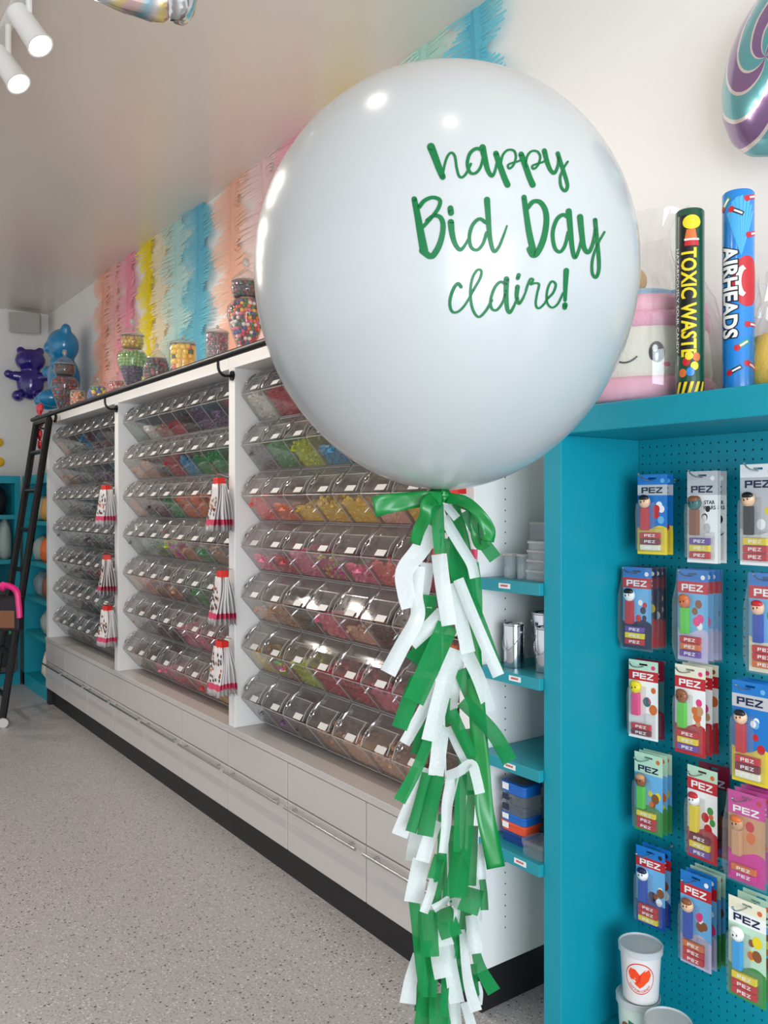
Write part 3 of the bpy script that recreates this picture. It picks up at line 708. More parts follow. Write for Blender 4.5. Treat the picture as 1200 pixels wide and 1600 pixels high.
def jar(px, base_z, h, r, kind, layers, label, clabel, seed, Yj=1.72):
    x = atY(px, 560, Yj).x; loc = (x, Yj, base_z)
    t = thing('candy_jar', label, 'jar', loc, 0, 'glass candy jars along the cabinet top')
    if kind == 'tier':      # apothecary jar: tapered lower body, bowl above
        lo = [(r*.62, 0), (r*.50, .012*1), (r*.36, h*.045), (r*.42, h*.07), (r*.62, h*.18), (r*.86, h*.32), (r*.99, h*.43), (r*.97, h*.50), (r*.72, h*.565), (r*.60, h*.59)]
        up = [(r*.60, h*.59), (r*.68, h*.605), (r*.76, h*.66), (r*.76, h*.74), (r*.70, h*.765)]
        lid = [(r*.74, h*.765), (r*.72, h*.785), (r*.40, h*.85), (r*.12, h*.885), (r*.10, h*.90), (r*.20, h*.935), (r*.16, h*.985), (.001, h)]
        MB().lathe(lo, 28).build('jar_body', glass, t, smooth='all'); MB().lathe(up, 28).build('upper_bowl', glass, t, smooth='all'); MB().lathe(lid, 24).build('lid', glass, t, smooth='all')
        profs = [lo, up]; rz_ = (r*.745, h*.765)
    elif kind == 'round':
        lo = [(r*.55, 0), (r*.75, h*.05), (r*.98, h*.22), (r, h*.36), (r*.86, h*.56), (r*.66, h*.64)]
        lid = [(r*.70, h*.64), (r*.68, h*.67), (r*.32, h*.82), (r*.08, h*.87), (r*.16, h*.92), (r*.12, h*.98), (.001, h)]
        MB().lathe(lo, 28).build('jar_body', glass, t, smooth='all'); MB().lathe(lid, 24).build('lid', glass, t, smooth='all'); profs = [lo]; rz_ = (r*.69, h*.64)
    else:
        lo = [(r*.92, 0), (r, h*.04), (r, h*.74), (r*.93, h*.80)]
        lid = [(r*.95, h*.80), (r*.96, h*.83), (r*.5, h*.89), (r*.12, h*.905), (r*.16, h*.95), (r*.10, h*.99), (.001, h)]
        MB().lathe(lo, 28).build('jar_body', glass, t, smooth='all'); MB().lathe(lid, 24).build('lid', glass, t, smooth='all'); profs = [lo]; rz_ = (r*.95, h*.80)
    MB().tube([(rz_[0]*math.cos(a), rz_[0]*math.sin(a), rz_[1]) for a in [i*PI/16 for i in range(33)]], .0028, 6).build('rim', edge_m, t, smooth=True)
    MB().ball((0, 0, h*.955), (r*.15, r*.15, h*.04), 10, 8).build('knob', edge_m, t, smooth='all')
    for i, (pi, f0, f1, s, pn, cols) in enumerate(layers):
        p = profs[pi]
        for mb, ms in fill(p, [(h*f0, h*f1, s, pal(pn, cols))], seed=seed+i):
            o = mb.build('jar_candy', ms, smooth='all', loc=loc); tag(o, clabel[i], 'candy', None, 'stuff')
Zt = ZT+.0006
DARKR = [(90, 20, 30), (140, 40, 40), (110, 26, 36), (40, 120, 150), (60, 30, 50), (180, 70, 66), (80, 20, 40)]
jar(101, Zt, .485, .100, 'tier', [(0, .06, .55, .012, 'darkred', DARKR), (1, .60, .74, .010, 'darkmix', [(70, 50, 40), (110, 60, 40), (50, 60, 50)])], 'tall two-tier glass candy jar at the far left end of the cabinet top', ['dark red and blue gumballs in the leftmost tall jar', 'dark candy in the upper bowl of leftmost tall jar'], 1)
jar(121, Zt, .150, .050, 'cyl', [(0, .02, .74, .010, 'orangemix', [(240, 150, 120), (240, 190, 150), (90, 120, 70)])], 'small glass jar of orange candy beside the leftmost tall jar', ['orange and green candy in the small jar'], 5, 1.69)
jar(153, Zt, .175, .068, 'round', [(0, .03, .60, .017, 'primary', [(40, 80, 180), (250, 210, 40), (60, 170, 70), (120, 50, 40)])], 'low round glass jar of blue, yellow and green gumballs', ['blue, yellow and green gumballs in the low round jar'], 9)
jar(183, Zt, .160, .062, 'round', [(0, .03, .62, .010, 'pinkmix', [(220, 120, 120), (240, 200, 190), (200, 60, 80), (230, 160, 150)])], 'low round glass jar of pink candy left of the layered jar', ['pink and white candy in the low round jar'], 13)
jar(207, Zt, .450, .090, 'tier', [(0, .06, .33, .011, 'purple', [(72, 50, 84), (90, 64, 100), (60, 44, 70)]), (0, .34, .53, .011, 'green', [(130, 176, 80), (110, 150, 70), (160, 190, 110)]), (1, .60, .72, .012, 'gold', [(226, 190, 50), (210, 150, 40)])], 'tall two-tier glass jar with layers of yellow, green and purple candy', ['purple candy at the bottom of the layered tall jar', 'green candy in the middle of the layered tall jar', 'yellow candy in the upper bowl of layered tall jar'], 17)
jar(245, Zt, .235, .076, 'round', [(0, .03, .58, .012, 'darkjelly', [(60, 40, 56), (90, 50, 66), (40, 90, 70), (150, 60, 70)])], 'round glass jar of dark jelly candy right of the layered jar', ['dark jelly candy in the round jar'], 21)
jar(286, Zt, .217, .070, 'cyl', [(0, .02, .74, .0165, 'yellowgum', [(250, 210, 70), (250, 204, 50), (248, 214, 80), (250, 200, 60), (245, 190, 60), (250, 225, 120), (40, 90, 50), (220, 110, 110)])], 'cylinder glass jar of yellow gumballs', ['yellow gumballs in the cylinder jar'], 25)
jar(340, Zt, .200, .056, 'cyl', [(0, .02, .76, .007, 'greypink', [(150, 130, 134), (190, 150, 156), (110, 120, 116), (180, 90, 100)])], 'slim cylinder glass jar of small grey pink candy', ['grey pink candy in the slim cylinder jar'], 29)
jar(385, Zt, .455, .088, 'tier', [(0, .055, .55, .0095, 'rainbow', BRIGHT), (1, .60, .74, .010, 'deepmix', [(30, 70, 50), (70, 30, 40), (120, 40, 40), (40, 40, 60)])], 'tallest two-tier glass jar of rainbow gumballs beside the balloon', ['rainbow gumballs in the tallest jar', 'dark gumballs in the upper bowl of tallest jar'], 33, 1.73)

# ------------------------------------------------------------------ packs of treat bags on the cabinet posts
bag_white = mat('printed_bag_white', (222, 216, 214), .35); bag_pink = mat('bag_pink_hem', (206, 60, 96), .4); bag_film2 = clear('bag_hem_film', (.93, .92, .92), haze=.5, rough=.2, gloss=1, hazecol=(.75, .72, .72)); bag_dark = mat('bag_print_dark', (50, 24, 28), .5); bag_or = mat('bag_print_orange', (196, 96, 40), .5); hdr = mat('red_header_card', (222, 44, 34), .4)
def bag_bundle(px, py, seed, label):
    p = atY(px, py, D-.045); R = random.Random(seed)
    t = thing('treat_bag_bundle', label, 'treat bags', p, R.uniform(-.2, .2), 'treat bag bundles hanging on the cabinet posts')
    w, h = .060, .205
    MB().box(-.026, .026, -.020, .018, -.006, .026).build('header_card', hdr, t, bevel=.003)
    for i in range(6):
        y = -.020+i*.008; tw = R.uniform(-.014, .014); ww = w*R.uniform(.94, 1.04); n = 8
        grid = []
        for k in range(n+1):
            f = k/n; hw = .040+(ww-.040)*min(1, f*3.0); yy = y*(1+f*1.3)+.004*math.sin(f*5+i)
            grid.append([Vector((hw*(2*j/8-1)+tw*f, yy+.0035*math.sin(j*2.1+i+f*2), -f*h+(.004*math.sin(j*1.7+i) if k in (7, 8) else 0))) for j in range(9)])
        mb = MB(); vs = [v for q in grid for v in q]
        for k in range(n): mb.add([], []); mb.f += [(k*9+j, k*9+j+1, (k+1)*9+j+1, (k+1)*9+j) for j in range(8)]; mb.m += [1 if k == 6 else 2 if k == 7 else 0]*8
        mb.v = [tuple(v) for v in vs]
        b = mb.build('bag', [bag_white, bag_pink, bag_film2], t, smooth=True)
        sd = b.modifiers.new('thick', 'SOLIDIFY'); sd.thickness = .0022
        if i == 0:
            mb = MB()
            for q in range(26):
                xx = R.uniform(-.85, .85); f = R.uniform(.16, .72); hw = .040+(ww-.040)*min(1, f*3.0)
                mb.ball((hw*xx+tw*f, y*(1+f*1.3)+.004*math.sin(f*5+i)-.0038, -f*h), (.0055, .0014, .0075), 8, 4, m=0 if q % 5 else 1)
            mb.build('print', [bag_dark, bag_or], b)
    MB().tube(catmull([(0, .044, .030), (0, .02, .034), (0, 0, .040), (0, -.018, .043)], 4), .002, 6).build('hook', steel, t)
for i, (px, py, l) in enumerate([(166, 765, 'printed treat bag bundle on the left post, topmost of three'), (167, 874, 'printed treat bag bundle on the left post, middle of three'), (168, 953, 'printed treat bag bundle on the left post, lowest of three'),
     (343, 756, 'printed treat bag bundle on the post left of the balloon, topmost'), (348, 901, 'printed treat bag bundle on the post left of the tassel, middle'), (347, 1010, 'printed treat bag bundle on the post left of the tassel, lowest'), (712, 772, 'printed treat bag bundle on the right post behind the balloon knot')]):
    bag_bundle(px, py, i, l)

# ------------------------------------------------------------------ on top of the pegboard unit
def wrap_text(mb, txt, size, r, zc, ang, bold=0, m=0, off=.0006, sx=1.0, seg=10):
    """text running down a tube, letter tops to the right: u along -z, v around"""
    vs, fs = text_geo(txt, size, bold, seg)
    out = []
    for u, v, _ in vs:
        a = ang + v/r; out.append((math.cos(a)*(r+off), math.sin(a)*(r+off), zc-u*sx))
    mb.add(out, fs, m)
def flat_on(mb, pts, r, m=0, off=.0005):
    """polygon given as (arc length around, height) wrapped on a tube in narrow slices"""
    xs = [p[0] for p in pts]; a, b = min(xs), max(xs); n = max(2, int((b-a)/(r*.14)))
    bm = bmesh.new(); vv = [bm.verts.new((p[0], p[1], 0)) for p in pts]; bm.faces.new(vv)
    for i in range(1, n): bmesh.ops.bisect_plane(bm, geom=bm.verts[:]+bm.edges[:]+bm.faces[:], plane_co=(a+(b-a)*i/n, 0, 0), plane_no=(1, 0, 0))
    bm.verts.index_update(); bm.verts.ensure_lookup_table()
    mb.add([(math.cos(v.co.x/r)*(r+off), math.sin(v.co.x/r)*(r+off), v.co.y) for v in bm.verts], [tuple(v.index for v in f.verts) for f in bm.faces], m); bm.free()
def circ(cx, cy, rx, ry, n=24): return [(cx+rx*math.cos(2*PI*i/n), cy+ry*math.sin(2*PI*i/n)) for i in range(n)]
zb = ZH1+.0005
tubegreen = mat('tube_dark_green', (14, 74, 52), .25, coat=.4); tubeblk = mat('tube_black', (18, 22, 20), .3); yel = mat('print_yellow', (236, 210, 40), .35); redp = mat('print_red', (196, 34, 44), .35); whitep = mat('print_white', (244, 244, 242), .35); bluep = mat('tube_blue', (16, 128, 208), .22, coat=.4); orp = mat('print_orange', (214, 110, 50), .4)
lblue = mat('tube_light_blue', (70, 170, 226), .25, coat=.4); blackp = mat('print_black', (20, 20, 24), .35); greenp = mat('print_green', (60, 150, 70), .35)
def face_ang(loc): return math.atan2(-loc[1], -loc[0])
loc = atY(1078, 500, 1.685); loc.z = zb; r = .0315; h = .421
t = thing('candy_tube', 'tall dark green candy tube with yellow lettering on the turquoise shelf top', 'candy tube', loc)
MB().lathe([(r, 0), (r, h-.004), (r-.003, h), (.001, h)], 40).build('tube_body', tubegreen, t, smooth=True)
A = face_ang(loc); Ar = A*r
mb = MB(); flat_on(mb, [(Ar-.030, .09), (Ar+.012, .09), (Ar+.012, .405), (Ar-.030, .405)], r, 0, .0003); mb.build('black_panel', tubeblk, t, smooth='all')
mb = MB(); wrap_text(mb, 'TOXIC WASTE', .046, r, .208, A-.14, bold=.0012, sx=.80); mb.build('lettering', yel, t)
mb = MB(); wrap_text(mb, 'HAZARDOUSLY SOUR CANDY', .0125, r, .215, A-.98, sx=1.38); mb.build('small_lettering', whitep, t)
mb = MB()
for i in range(5):   # hazard stripes at the foot
    a = Ar-.034+i*.014; flat_on(mb, [(a, .002), (a+.007, .002), (a+.015, .030), (a+.008, .030)], r, 0, .0006)
mb.build('hazard_stripes', yel, t)
mb = MB(); flat_on(mb, [(Ar-.036, .001), (Ar+.04, .001), (Ar+.04, .031), (Ar-.036, .031)], r, 0, .0002); mb.build('hazard_band', tubeblk, t)
mb = MB(); flat_on(mb, circ(Ar+.004, .388, .020, .016), r, 0, .0006); flat_on(mb, [(Ar-.007, .372), (Ar+.012, .372), (Ar+.016, .348), (Ar-.012, .348)], r, 1, .0006); flat_on(mb, [(Ar-.012, .335), (Ar+.020, .335), (Ar+.018, .348), (Ar-.010, .348)], r, 2, .0008); flat_on(mb, [(Ar-.012, .347), (Ar+.020, .347), (Ar+.020, .351), (Ar-.012, .351)], r, 3, .001)
mb.build('cloud_print', [yel, orp, redp, whitep], t)
mb = MB()
for i, (a, z, q) in enumerate([(-.008, .075, 0), (.010, .065, 1), (.001, .052, 2), (-.016, .05, 3), (.014, .085, 3), (-.002, .088, 1)]): flat_on(mb, circ(Ar+a, z, .009, .010, 10), r, q, .0005+.0001*i)
mb.build('candy_print', [redp, yel, bluep, orp], t)
loc = atY(1153.5, 470, 1.74); loc.z = zb; r = .0338; h = .449
t = thing('candy_tube', 'tall bright blue candy tube with white lettering and red balloon print', 'candy tube', loc)
MB().lathe([(r, 0), (r, h-.004), (r-.003, h), (.001, h)], 40).build('tube_body', bluep, t, smooth=True)
A = face_ang(loc); Ar = A*r
mb = MB()
for k in range(9):
    a = -1.2+k*.3; flat_on(mb, [(Ar+.006, .30), (Ar+.006+.03*math.sin(a)-.004, .30+.13*math.cos(a*.6)), (Ar+.006+.03*math.sin(a)+.004, .30+.13*math.cos(a*.6)+.004)], r, 0, .0003)
mb.build('sunray_print', lblue, t)
mb = MB(); flat_on(mb, circ(Ar+.020, .245, .034, .056, 32), r, 0, .0005); flat_on(mb, [(Ar+.010+.016*math.cos(a), .245+.034*math.sin(a)) for a in [i*PI/12+PI/2 for i in range(13)]] + [(Ar+.016+.010*math.cos(a), .245+.026*math.sin(a)) for a in [3*PI/2-i*PI/12 for i in range(13)]], r, 1, .0008)
mb.build('red_balloon_print', [redp, whitep], t)
mb = MB(); wrap_text(mb, 'AIRHEADS', .047, r, .222, A-.62, bold=.0042, sx=.93, off=.0010); mb.build('lettering_outline', blackp, t)
mb = MB(); wrap_text(mb, 'AIRHEADS', .047, r, .222, A-.62, bold=.0016, sx=.93, off=.0014); mb.build('lettering', whitep, t)
mb = MB()
for i, (a, z, rot, c) in enumerate([(-.004, .40, -.5, 1), (.030, .43, .3, 0), (-.030, .42, .8, 2), (.034, .35, .3, 0), (.008, .105, .55, 2), (.032, .15, 0, 0), (-.008, .05, .45, 1), (.03, .06, -.4, 0)]):
    ca, sa = math.cos(rot), math.sin(rot)
    q = lambda u, v: (Ar+a+u*ca-v*sa, z+u*sa+v*ca)
    flat_on(mb, [q(-.010, -.005), q(.017, -.005), q(.017, .005), q(-.010, .005)], r, c, .0006)
    flat_on(mb, [q(*p) for p in circ(-.012, 0, .007, .007, 12)], r, 0, .0008)
    flat_on(mb, [q(-.005, -.002), q(.014, -.002), q(.014, .002), q(-.005, .002)], r, 3, .0009)
mb.build('candy_bar_print', [redp, blackp, greenp, whitep], t)
# plush toy in cellophane
plw = bumped(mat('cream_fleece', (232, 226, 210), .9, sheen=.3), 200, .5, .004); plp = bumped(mat('pink_fleece', (240, 168, 190), .9, sheen=.3), 160, .6, .005); plp2 = mat('pale_pink_satin', (244, 178, 196), .6); plb = mat('pale_blue_satin', (150, 190, 222), .35); plo = bumped(mat('golden_pompom', (236, 184, 120), .9), 240, .8, .006); eye = mat('eye_black', (20, 20, 24), .15, coat=1)
loc = atY(1005, 560, 1.80); loc.z = zb; R0 = .172
t = thing('plush_toy', 'cream and pink smiling plush toy wrapped in clear cellophane on the turquoise shelf top', 'plush toy', loc)
MB().lathe([(R0*.9, 0), (R0, .012), (R0*1.02, .05), (R0*.97, .06)], 40).build('base_band', plp2, t, smooth='all')
MB().lathe([(R0*.95, .055), (R0*.97, .08), (R0*.93, .15), (R0*.88, .215), (R0*.80, .235)], 40).build('body', plw, t, smooth='all')
MB().lathe([(R0*.90, .180), (R0*.945, .186), (R0*.95, .21), (R0*.92, .218)], 40).build('pink_fringe', plp, t, smooth='all')
MB().lathe([(R0*.86, .215), (R0*.92, .222), (R0*.92, .245), (R0*.80, .262), (.001, .265)], 40).build('pink_top', plp2, t, smooth='all')
mb = MB(); pts = [(R0*.55*math.cos(a)*(1-a/26), R0*.55*math.sin(a)*(1-a/26), .262+a*.0014) for a in [i*.3 for i in range(60)]]; mb.tube(pts, [.026*(1-i/90) for i in range(60)], 10); mb.build('icing_swirl', plb, t, smooth='all')
MB().ball((-.015, -.02, .326), .034, 16, 12).build('pompom', plo, t, smooth='all')
A = math.atan2(-1.80, -loc.x) - .25
mb = MB()
for s in (-1, 1):
    a = A+s*.44 + .0; 
    M = Matrix.Rotation(a, 4, 'Z')
    mb.ball((R0*.945*math.cos(a), R0*.945*math.sin(a), .115), (.006, .019, .027), 14, 10, m=0, M=M)
    mb.ball((R0*.98*math.cos(a-.03), R0*.98*math.sin(a-.03), .124), (.003, .007, .009), 10, 6, m=1, M=M)
    mb.ball((R0*.955*math.cos(a+s*.12), R0*.955*math.sin(a+s*.12), .086), (.003, .012, .007), 10, 6, m=2, M=M)
mb.tube([((R0*.968)*math.cos(A+u*.17), (R0*.968)*math.sin(A+u*.17), .094+.013*u*u) for u in [i/6-1 for i in range(13)]], .0022, 6, m=0)
mb.build('face', [eye, whitep, mat('blush_pink', (240, 130, 150), .6)], t, smooth='all')
mb = MB()
for s in (-1, 1):
    a = A+s*.95; M = Matrix.Translation((R0*1.0*math.cos(a), R0*1.0*math.sin(a), .115)) @ Matrix.Rotation(a, 4, 'Z') @ Matrix.Rotation(.5, 4, 'X'); mb.ball((0, 0, 0), (.016, .035, .020), 12, 8, M=Matrix.Rotation(a, 4, 'Z')); 
    o = len(mb.v)-13*0
mb2 = MB()
for s in (-1, 1):
    a = A+s*.95; mb2.ball((R0*.97*math.cos(a), R0*.97*math.sin(a), .118), (.020, .040, .022), 12, 8, M=Matrix.Rotation(a, 4, 'Z') @ Matrix.Rotation(.4, 4, 'X'))
mb2.build('fin', plb, t, smooth='all')
cello = clear('cellophane', (.985, .985, .985), haze=.06, rough=.07, gloss=1.8)
def cellophane(t, R0, h, seed, loc):
    R = random.Random(seed); mb = MB(); n = 46; prof = [(1.02, .0), (1.10, .04), (1.13, .12), (1.08, .22), (.98, .285), (.78, .34), (.66, .40), (.70, .45), (.80, .50)]
    k = len(prof); vs = []
    for i, (q, z) in enumerate(prof):
        for j in range(n):
            a = 2*PI*j/n; amp = .03+.11*max(0, (z-.2)/.3)
            rr2 = R0*(q+amp*(R.random()-.5)+amp*.5*math.sin(a*9+i)); y = rr2*math.sin(a)
            y = max(-.999, min(y, YW-loc.y-.012)); vs.append((rr2*math.cos(a), y, z*h/.5+(R.uniform(-.008, .008) if i > 0 else .001)))
    fs = [(i*n+j, i*n+(j+1) % n, (i+1)*n+(j+1) % n, (i+1)*n+j) for i in range(k-1) for j in range(n)]
    mb.add(vs, fs); return mb.build('cellophane_wrap', cello, t)
cellophane(t, R0, .47, 4, loc)
loc2 = atY(1225, 585, 1.82); loc2.z = zb
t = thing('plush_toy', 'yellow plush toy in cellophane at the right picture edge', 'plush toy', loc2)
MB().lathe([(.06, 0), (.075, .03), (.078, .08), (.06, .13), (.001, .15)], 24).build('body', bumped(mat('yellow_fleece', (250, 200, 50), .9), 180, .5, .004), t, smooth='all')
cellophane(t, .085, .26, 8, loc2)

# ------------------------------------------------------------------ lollipop foil balloon and hanging foil balloon
def swirl(name):
    m = bpy.data.materials.new(name); m.use_nodes = True; nt = m.node_tree; b = nt.nodes['Principled BSDF']; L = nt.links
    tc = nt.nodes.new('ShaderNodeTexCoord'); sx = nt.nodes.new('ShaderNodeSeparateXYZ'); L.new(tc.outputs['Object'], sx.inputs[0])
    def ma(op, a, bb=None):
        n = nt.nodes.new('ShaderNodeMath'); n.operation = op
        for i, q in enumerate((a, bb)):
            if q is None: continue
            if isinstance(q, (int, float)): n.inputs[i].default_value = q
            else: L.new(q, n.inputs[i])
        return n.outputs[0]
    ang = ma('DIVIDE', ma('ARCTAN2', sx.outputs[0], sx.outputs[2]), 2*PI)
    rr = ma('SQRT', ma('ADD', ma('MULTIPLY', sx.outputs[0], sx.outputs[0]), ma('MULTIPLY', sx.outputs[2], sx.outputs[2])))
    u = ma('FRACT', ma('ADD', ma('MULTIPLY', ang, 4), ma('MULTIPLY', rr, -7.0)))
    cr = nt.nodes.new('ShaderNodeValToRGB'); cr.color_ramp.interpolation = 'CONSTANT'
    e = cr.color_ramp.elements; e[0].position = 0; e[0].color = (*s2l((222, 208, 204)), 1); e[1].position = .07; e[1].color = (*s2l((132, 96, 146)), 1)
    for p, c in ((.49, (222, 208, 204)), (.56, (92, 168, 176))):
        q = e.new(p); q.color = (*s2l(c), 1)
    L.new(u, cr.inputs[0]); L.new(cr.outputs[0], b.inputs['Base Color']); b.inputs['Roughness'].default_value = .16; b.inputs['Metallic'].default_value = .35; b.inputs['Coat Weight'].default_value = .6
    return m
c = atY(1226, 95, 1.86)
t = thing('lollipop_balloon', 'round purple and teal swirl lollipop foil balloon on the wall, top right', 'balloon', c, -.30)
mb = MB(); nu = 120
prof = [(.001, -.055), (.06, -.053), (.11, -.045), (.15, -.032), (.180, -.018), (.192, -.0105), (.200, -.0045), (.205, 0), (.200, .0045), (.192, .0105), (.180, .018), (.15, .032), (.11, .045), (.06, .053), (.001, .055)]
vs = []
for i, (r, y) in enumerate(prof):
    for j in range(nu):
        a = 2*PI*j/nu; k = 1+.004*math.sin(a*16+i*.6)*(r/.2)**3; vs.append((r*k*math.cos(a), y, r*k*math.sin(a)))
mb.add(vs, [(i*nu+j, i*nu+(j+1) % nu, (i+1)*nu+(j+1) % nu, (i+1)*nu+j) for i in range(len(prof)-1) for j in range(nu)])
mb.build('foil_disc', swirl('swirl_foil'), t, smooth='all')
MB().tube([(.0, .0, -.19), (.19, 0, -.50)] if False else [(.14, 0, .14), (.40, 0, .40)], .012, 10).build('stick', card_m, t)
MB().tube([(.0, .058, 0), (.0, .09, 0)], .01, 8).build('wall_mount', card_m, t)
def irid():
    m = bpy.data.materials.new('iridescent_foil'); m.use_nodes = True; nt = m.node_tree; b = nt.nodes['Principled BSDF']; L = nt.links
    tc = nt.nodes.new('ShaderNodeTexCoord'); sx = nt.nodes.new('ShaderNodeSeparateXYZ'); L.new(tc.outputs['Object'], sx.inputs[0])
    a = nt.nodes.new('ShaderNodeMath'); a.operation = 'ARCTAN2'; L.new(sx.outputs[1], a.inputs[0]); L.new(sx.outputs[2], a.inputs[1])
    m1 = nt.nodes.new('ShaderNodeMath'); m1.operation = 'MULTIPLY'; m1.inputs[1].default_value = .8; L.new(a.outputs[0], m1.inputs[0])
    f = nt.nodes.new('ShaderNodeMath'); f.operation = 'FRACT'; L.new(m1.outputs[0], f.inputs[0])
    cr = nt.nodes.new('ShaderNodeValToRGB'); e = cr.color_ramp.elements
    e[0].color = (*s2l((240, 196, 206)), 1); e[1].position = 1; e[1].color = (*s2l((236, 200, 212)), 1)
    for p, c in ((.2, (244, 226, 140)), (.36, (232, 226, 222)), (.55, (160, 206, 222)), (.72, (214, 206, 204)), (.86, (240, 204, 190))):
        q = e.new(p); q.color = (*s2l(c), 1)
    L.new(f.outputs[0], cr.inputs[0]); L.new(cr.outputs[0], b.inputs['Base Color']); b.inputs['Metallic'].default_value = .75; b.inputs['Roughness'].default_value = .16
    return m
a, b = atD(150, -34, 1.9), atD(302, -2, 1.9)
mid = (a+b)/2; ax = (b-a); ln = ax.length
t = thing('foil_balloon', 'silver iridescent foil balloon hanging at the top left near the ceiling', 'balloon', mid)
q = ax.to_track_quat('X', 'Z').to_matrix().to_4x4()
def foil(prof, n=30, R=random.Random(3)):
    mb = MB(); vs = []
    for i, (x, r) in enumerate(prof):
        for j in range(n):
            an = 2*PI*j/n; rr2 = r*(1+.07*math.sin(an*7+i*1.3)+.04*R.random()); vs.append(q @ Vector((x, rr2*.75*math.cos(an), rr2*math.sin(an))))
    mb.add(vs, [(i*n+j, i*n+(j+1) % n, (i+1)*n+(j+1) % n, (i+1)*n+j) for i in range(len(prof)-1) for j in range(n)]); return mb
foil([(-ln*.55, .03), (-ln*.5, .046), (-ln*.2, .058), (ln*.1, .062), (ln*.24, .060), (ln*.30, .050)]).build('foil_body', irid(), t, smooth='all')
foil([(ln*.29, .048), (ln*.33, .058), (ln*.42, .058), (ln*.49, .046), (ln*.52, .02), (ln*.525, .001)]).build('foil_cap', mat('silver_foil', (205, 205, 208), .15, metal=1), t, smooth='all')
MB().tube([(0, 0, .05), (0, 0, ZC-mid.z)], .001, 5).build('hanging_string', card_m, t)
# ------------------------------------------------------------------ candy dispenser packs on the pegboard
CC = {'blue': (26, 120, 200), 'yellow': (244, 198, 30), 'white': (232, 232, 230), 'grey': (196, 196, 198), 'red': (206, 26, 50), 'navy': (24, 34, 72), 'lilac': (196, 190, 220), 'sky': (110, 180, 226), 'green': (96, 190, 60),
      'pink': (232, 60, 130), 'brown': (140, 84, 50), 'black': (26, 26, 30), 'peach': (240, 196, 160), 'orange': (240, 150, 40), 'cream': (236, 232, 206), 'mint': (190, 222, 196), 'purple': (110, 70, 160), 'tan': (200, 150, 110), 'magenta': (206, 50, 150), 'cyan': (30, 160, 226), 'dkblue': (20, 70, 170), 'lime': (90, 200, 60), 'teal2': (60, 110, 110), 'maroon': (120, 24, 50)}
def cm(n): return mat('print_'+n, CC[n], .38, spec=.4, coat=.15)
blister = clear('blister_plastic', (.97, .97, .97), haze=.05, rough=.05, gloss=1.0)
def glyph(mb, ch, x, z, w, h, y, m=0):
    s = w*.26; T = .0004
    b = lambda a, c, d, e: mb.box(x+a, x+c, y-T, y, z+d, z+e, m)
    if ch == 'P': b(0, s, 0, h); b(s, w, h*.80, h); b(s, w, h*.36, h*.56); b(w-s, w, h*.56, h*.80)
    elif ch == 'E': b(0, s, 0, h); b(s, w, h*.80, h); b(s, w, h*.40, h*.60); b(s, w, 0, h*.20)
    elif ch == 'Z':
        b(0, w, h*.80, h); b(0, w, 0, h*.20)
        mb.prism([(x, z+h*.20), (x+s*1.2, z+h*.20), (x+w, z+h*.80), (x+w-s*1.2, z+h*.80)], y-T, y, 'y', m)
